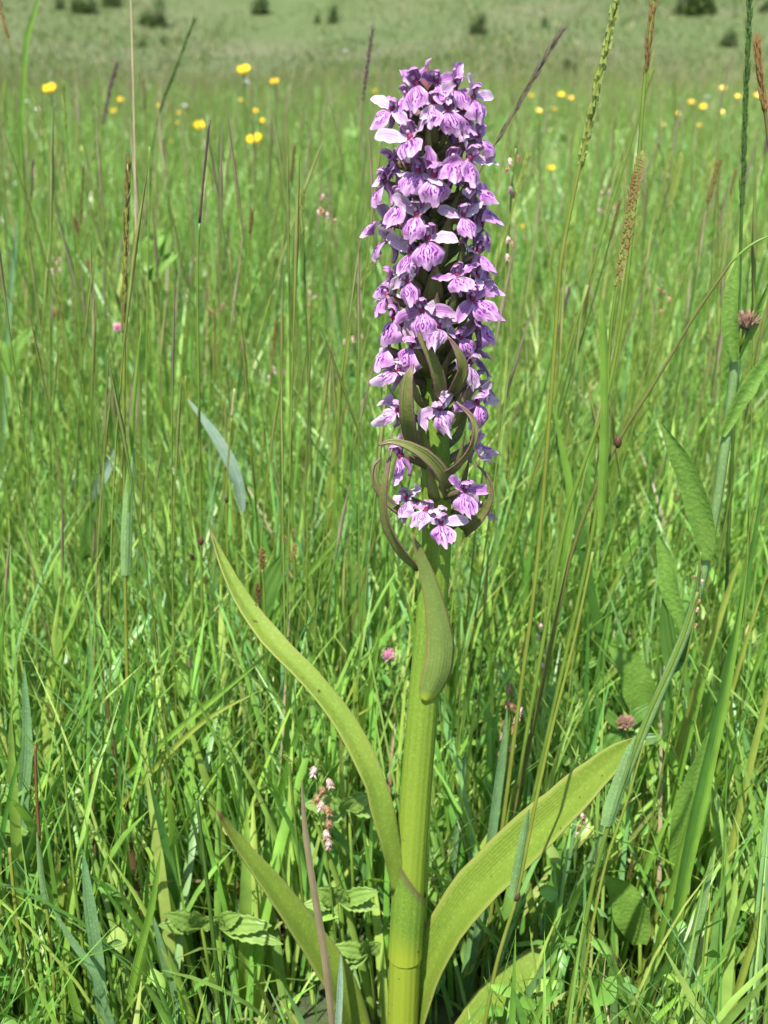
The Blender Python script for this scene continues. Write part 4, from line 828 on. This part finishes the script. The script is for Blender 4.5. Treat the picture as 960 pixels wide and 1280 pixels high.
def strips(pts, wid, az, tw, col, V=True, colp=None, prof=None):
    """ribbons along centre lines; V: three verts per section with a folded midrib"""
    n, K1, _ = pts.shape; s = np.linspace(0, 1, K1)
    if prof is None: prof = np.interp(s, [0, .15, .55, .85, 1], [.65, 1, .9, .5, .04])
    t = np.gradient(pts, axis=1); t /= np.linalg.norm(t, axis=2, keepdims=True)+1e-9
    ang = (az + math.pi/2)[:, None] + tw[:, None]*s[None]
    side = np.stack([np.cos(ang), np.sin(ang), np.zeros_like(ang)], -1); side -= t*(side*t).sum(-1, keepdims=True); side /= np.linalg.norm(side, axis=2, keepdims=True)+1e-9
    nr = np.cross(side, t); h = wid[:, None, None]*prof[None, :, None]*.5
    rows = [pts - side*h + nr*h*.35, pts, pts + side*h + nr*h*.35] if V else [pts - side*h, pts + side*h]
    m = len(rows); v = np.stack(rows, 2).reshape(-1, 3)
    i = np.arange(n)[:, None, None]*K1*m + np.arange(K1-1)[None, :, None]*m + np.arange(m-1)[None, None, :]
    f = np.stack([i, i+1, i+1+m, i+m], -1).reshape(-1, 4)
    c = np.repeat(col, K1*m, 0) if colp is None else np.repeat(colp.reshape(-1, 3), m, 0)
    return v, f, c
def culms(pts, r0, headr, hcol, col, hfrac=.2):
    n, K1, _ = pts.shape; s = np.linspace(0, 1, K1); t = np.gradient(pts, axis=1); t /= np.linalg.norm(t, axis=2, keepdims=True)+1e-9
    a = np.cross(t, np.array([.3, .9, .1])); a /= np.linalg.norm(a, axis=2, keepdims=True)+1e-9; b = np.cross(t, a)
    inh = s > 1-hfrac
    rr = r0[:, None]*(1-.4*s)[None]; rr = np.where(inh[None], headr[:, None]*np.interp(s, [1-hfrac, 1-hfrac*.6, 1-hfrac*.3, 1], [.7, 1.1, .9, .12])[None], rr)
    vs = [pts + rr[..., None]*(a*math.cos(2.0944*k) + b*math.sin(2.0944*k)) for k in range(3)]
    v = np.stack(vs, 2).reshape(-1, 3); i0 = np.arange(n)[:, None]*K1*3 + np.arange(K1-1)[None]*3
    f = np.stack([np.stack([i0+k, i0+(k+1) % 3, i0+3+(k+1) % 3, i0+3+k], -1) for k in range(3)], 2).reshape(-1, 4)
    c = np.where(inh[None, :, None], hcol[:, None, :], col[:, None, :]); return v, f, np.repeat(c.reshape(-1, 3), 3, 0)
def np_mesh(name, chunks, mat):
    off = 0; V, F_, C = [], [], []
    for v, f, c in chunks: V.append(v); F_.append(f+off); C.append(c); off += len(v)
    V = np.concatenate(V); F_ = np.concatenate(F_); C = np.concatenate(C)
    me = bpy.data.meshes.new(name); me.vertices.add(len(V)); me.vertices.foreach_set('co', V.astype(np.float32).ravel())
    k = F_.shape[1]; me.loops.add(F_.size); me.loops.foreach_set('vertex_index', F_.astype(np.int32).ravel())
    me.polygons.add(len(F_)); me.polygons.foreach_set('loop_start', (np.arange(len(F_))*k).astype(np.int32)); me.polygons.foreach_set('loop_total', np.full(len(F_), k, np.int32))
    me.polygons.foreach_set('use_smooth', np.ones(len(F_), bool))
    at = me.attributes.new('tint', 'FLOAT_COLOR', 'POINT'); at.data.foreach_set('color', np.concatenate([C, np.ones((len(C), 1))], 1).astype(np.float32).ravel())
    me.update(calc_edges=True); me.validate(); return link(name, me, mat)
grass = []
def add_blades(n, y0, y1, L0, L1, w0, w1, K, V, lean=.35, bend=(.2, 1.3), dry=.04, pad=.35, check=False, pal=PAL, pp=PP):
    x, y = scatter(n, y0, y1, pad); L = rng.uniform(L0, L1, n)*(1 + .22*noise2(x, y, 5., 1.)); az = rng.uniform(0, 6.283, n)
    th = np.abs(rng.normal(0, lean, n)); bd = rng.uniform(*bend, n); pts = curves(x, y, L, K, th, bd, az)
    k = ~blocked(pts) if check else np.ones(n, bool); m = int(k.sum())
    grass.append(strips(pts[k], rng.uniform(w0, w1, m), az[k], rng.uniform(-1.6, 1.6, m), colours(x[k], y[k], m, dry, pal, pp), V))
def add_culms(n, y0, y1, L0, L1, K, r=(.0005, .0009), hr=(.0006, .0016), pad=.3, check=False, top=.47):
    x, y = scatter(n, y0, y1, pad); L = np.minimum(rng.normal(L0, L1, n), top + .02*rng.random(n)*np.maximum(y, 1)); az = rng.normal(.0, 1.4, n); th = np.abs(rng.normal(.04, .09, n)); bd = rng.uniform(-.02, .25, n)
    pts = curves(x, y, L, K, th, bd, az, pw=2.); k = ~blocked(pts) if check else np.ones(n, bool); m = int(k.sum())
    hc = np.array([(.24, .20, .13), (.25, .28, .08), (.30, .26, .15), (.20, .25, .07), (.36, .32, .20)])[rng.choice(5, m, p=[.10, .42, .10, .28, .10])]
    col = np.array([(.21, .32, .06), (.25, .34, .07), (.17, .28, .05), (.27, .27, .10)])[rng.choice(4, m, p=[.45, .25, .25, .05])]
    wf = np.maximum(1, y[k]/3)
    grass.append(culms(pts[k], rng.uniform(*r, m)*wf, rng.uniform(*hr, m)*wf, hc, col))
# near: fine understorey, wider blades, loose culms
add_blades(9000, .30, 1.0, .09, .24, .0012, .0034, 6, True, .26, (.0, .9), .04, check=True)
add_blades(1100, .40, .75, .08, .20, .0045, .0080, 7, True, .25, (.0, .7), .0, check=True)
add_blades(3400, .30, 1.0, .09, .22, .003, .0062, 7, True, .22, (.0, .8), .005, check=True)
add_blades(7000, .28, 1.0, .03, .11, .001, .003, 4, True, .7, (.2, 1.2), .12, check=True)
add_blades(14000, 1.0, 2.4, .10, .28, .0014, .004, 5, True, .26, (.0, 1.0), .03)
add_blades(3200, 1.0, 2.4, .16, .34, .003, .006, 6, True, .22, (.0, .9), .03)
add_blades(54000, 2.4, 6.0, .12, .32, .0025, .006, 4, False, .28, (.0, 1.0), .04)
add_blades(70000, 6.0, 13., .14, .34, .005, .010, 3, False, .3, (.1, 1.0), .06)
FARP = np.array([(.125, .19, .036), (.105, .165, .03), (.145, .18, .05), (.17, .17, .07)])
add_blades(42000, 12., 18., .09, .26, .007, .015, 3, False, .4, (.2, 1.0), .14, pad=2., pal=FARP, pp=[.35, .3, .2, .15])
add_culms(760, .50, 1.1, .34, .08, 10, check=True, top=.42)
add_culms(1300, 1.1, 2.6, .37, .07, 9); add_culms(5000, 2.6, 6.5, .38, .07, 8); add_culms(4200, 6.5, 14., .38, .07, 7, top=.42); add_culms(1150, 14., 18., .32, .08, 6, pad=2., top=.38)
tag(np_mesh('meadow_grass', grass, M['grass']), 'dense green meadow grass of fine blades and thin culms', 'grass', kind='stuff')
# low herbs: small ovate leaves in the sward
herbs = []
for n, y0, y1, s0, s1, hz in ((3200, .32, 1.1, .0035, .009, (.02, .11)), (2600, 1.1, 3.0, .006, .014, (.04, .18)), (2400, 3., 7., .012, .026, (.08, .24))):
    x, y = scatter(n, y0, y1); az = rng.uniform(0, 6.283, n); L = rng.uniform(s0, s1, n)*1.8; z = rng.uniform(*hz, n)
    pts = curves(x, y, L, 7, rng.uniform(.3, 1.4, n), rng.uniform(0, 1., n), az); pts[..., 2] += z[:, None]
    k = ~blocked(pts); m = int(k.sum()); pr = np.array([.25, .9, 1., .7, .1])
    v, f, c = strips(pts[k], L[k]*rng.uniform(.4, .7, m), az[k], rng.uniform(-.4, .4, m), colours(x[k], y[k], m, 0.)*.85, True, prof=np.array([.12, .55, .85, 1., .97, .8, .5, .05])); herbs.append((v, f, c))
    st = curves(pts[k][:, 0, 0], pts[k][:, 0, 1], z[k], 2, np.zeros(m), np.zeros(m), az[k]); herbs.append(strips(st, np.full(m, .0012), az[k], np.zeros(m), colours(x[k], y[k], m, 0.), True))
tag(np_mesh('low_herbs', herbs, M['herb']), 'small leafy herbs growing low among the meadow grass', 'herbs', kind='stuff')
# hillside turf
def hz_(x, y): return hill_z(x, y)
ht = []
for n, y0, y1, w0, w1, L0, L1 in ((46000, 14.5, 21., .007, .018, .05, .17), (62000, 21., 36., .012, .03, .05, .16), (36000, 36., 70., .03, .07, .08, .22)):
    x, y = scatter(n, y0, y1, 4.); az = rng.uniform(0, 6.283, n); d = noise2(x, y, .5, .4)
    pts = curves(x, y, rng.uniform(L0, L1, n)*(1+.3*d), 2, rng.uniform(.1, .7, n), rng.uniform(.1, .8, n), az, zf=hz_); z0 = hz_(x, y)
    pts = pts.copy(); c = colours(x, y, n, .10, np.array([(.070, .118, .018), (.085, .120, .023), (.058, .098, .017), (.108, .115, .038)]), [.35, .3, .2, .15])
    ht.append(strips(pts, rng.uniform(w0, w1, n), az, rng.uniform(-1, 1, n), c, False))
tag(np_mesh('hillside_turf', ht, M['hillgrass']), 'short pale green turf covering the far hillside', 'grass', kind='stuff')

# ------------------------------------------------------------------ bushes on the hillside
def bush(label, px, py, wpx, hpx, k):
    Y = 16.
    while Y < 120 and P(px, py + hpx*.5, Y).z > float(hill_z(np.array(P(px, py+hpx*.5, Y).x), np.array(Y))): Y += .1
    f = P(px, py+hpx*.5, Y); r_ = .5*wpx*pxm(py, Y); h_ = hpx*pxm(py, Y); e = Vector((f.x, f.y, float(hill_z(np.array(f.x), np.array(f.y))) - .03))
    T = thing('bush', label, 'bush', e); g = np.random.default_rng(k)
    mb = MB()
    for q in range(6):
        a = q*1.05+k; tip = e + Vector((math.cos(a)*r_*.6, math.sin(a)*r_*.6, h_*g.uniform(.55, .9))); mb.tube(smooth_path([e, e.lerp(tip, .4) + Vector((0, 0, h_*.1)), tip], 6), [.03*r_, .028*r_, .024*r_, .018*r_, .012*r_, .006*r_], 5)
    mb.build('branches', M['wood'], T, e)
    n = 1500; cl = g.normal(0, 1, (9, 3)); cl /= np.linalg.norm(cl, axis=1, keepdims=True); cl *= g.uniform(.35, .68, (9, 1))
    c = cl[g.integers(0, 9, n)]; o = g.normal(0, 1, (n, 3)); o /= np.linalg.norm(o, axis=1, keepdims=True); p = c + o*(g.random((n, 1))**.4)*.42
    p[:, 2] = np.abs(p[:, 2]+.25)*.95; p = p*np.array([r_, r_, h_*.95])
    az = g.uniform(0, 6.283, n); th = g.uniform(0, 1.4, n); L = r_*g.uniform(.10, .2, n)
    pts = np.zeros((n, 3, 3)); pts[:, 0] = p
    for q in (1, 2): pts[:, q] = pts[:, q-1] + np.stack([np.sin(th)*np.cos(az), np.sin(th)*np.sin(az), np.cos(th)], 1)*(L/2)[:, None]
    pal = np.array([(.045, .085, .018), (.07, .12, .025), (.10, .15, .03), (.05, .07, .03)]); col = pal[g.integers(0, 4, n)]*g.uniform(.8, 1.2, (n, 1))
    o_ = np_mesh('crown', [strips(pts, L*.55, az, np.zeros(n), col, False)], M['bushleaf']); o_.parent = T
for k, (x, y, w_, h_, lb) in enumerate([(192, 16, 46, 36, 'rounded green bush on the hillside above two small dark bushes'), (177, 53, 20, 13, 'small dark bush beneath the rounded bush, wider of the pair'), (203, 50, 15, 14, 'small sparse bush beneath the rounded bush, narrower of the pair'),
    (325, 8, 36, 26, 'dark compact bush on the hillside between the rounded bush and the thin pair'), (416, 17, 22, 26, 'thin bush on the hillside, fuller one of the close pair'), (396, 22, 12, 20, 'thin bush on the hillside, scrawny one of the close pair'),
    (598, 28, 32, 28, 'dark bush on the hillside just behind the orchid tip'), (862, 2, 72, 34, 'widest dark bush on the hillside above the right meadow'), (907, 48, 34, 20, 'low spreading green bush below the widest dark bush'),
    (105, 2, 44, 26, 'dark bush at the hill top beside the rounded bush'), (140, -2, 36, 20, 'dark bush squeezed between two hilltop bushes'), (712, 82, 26, 16, 'flat scrubby bush at the foot of the hill, right of the orchid'),
    (76, 3, 18, 16, 'little bush at the far left of the hilltop row'), (680, 25, 12, 18, 'little upright shrub on open hillside right of the orchid'), (955, 8, 20, 16, 'dim bush at the far right edge of hillside')]): bush(lb, x, y, w_, h_, 11+k)
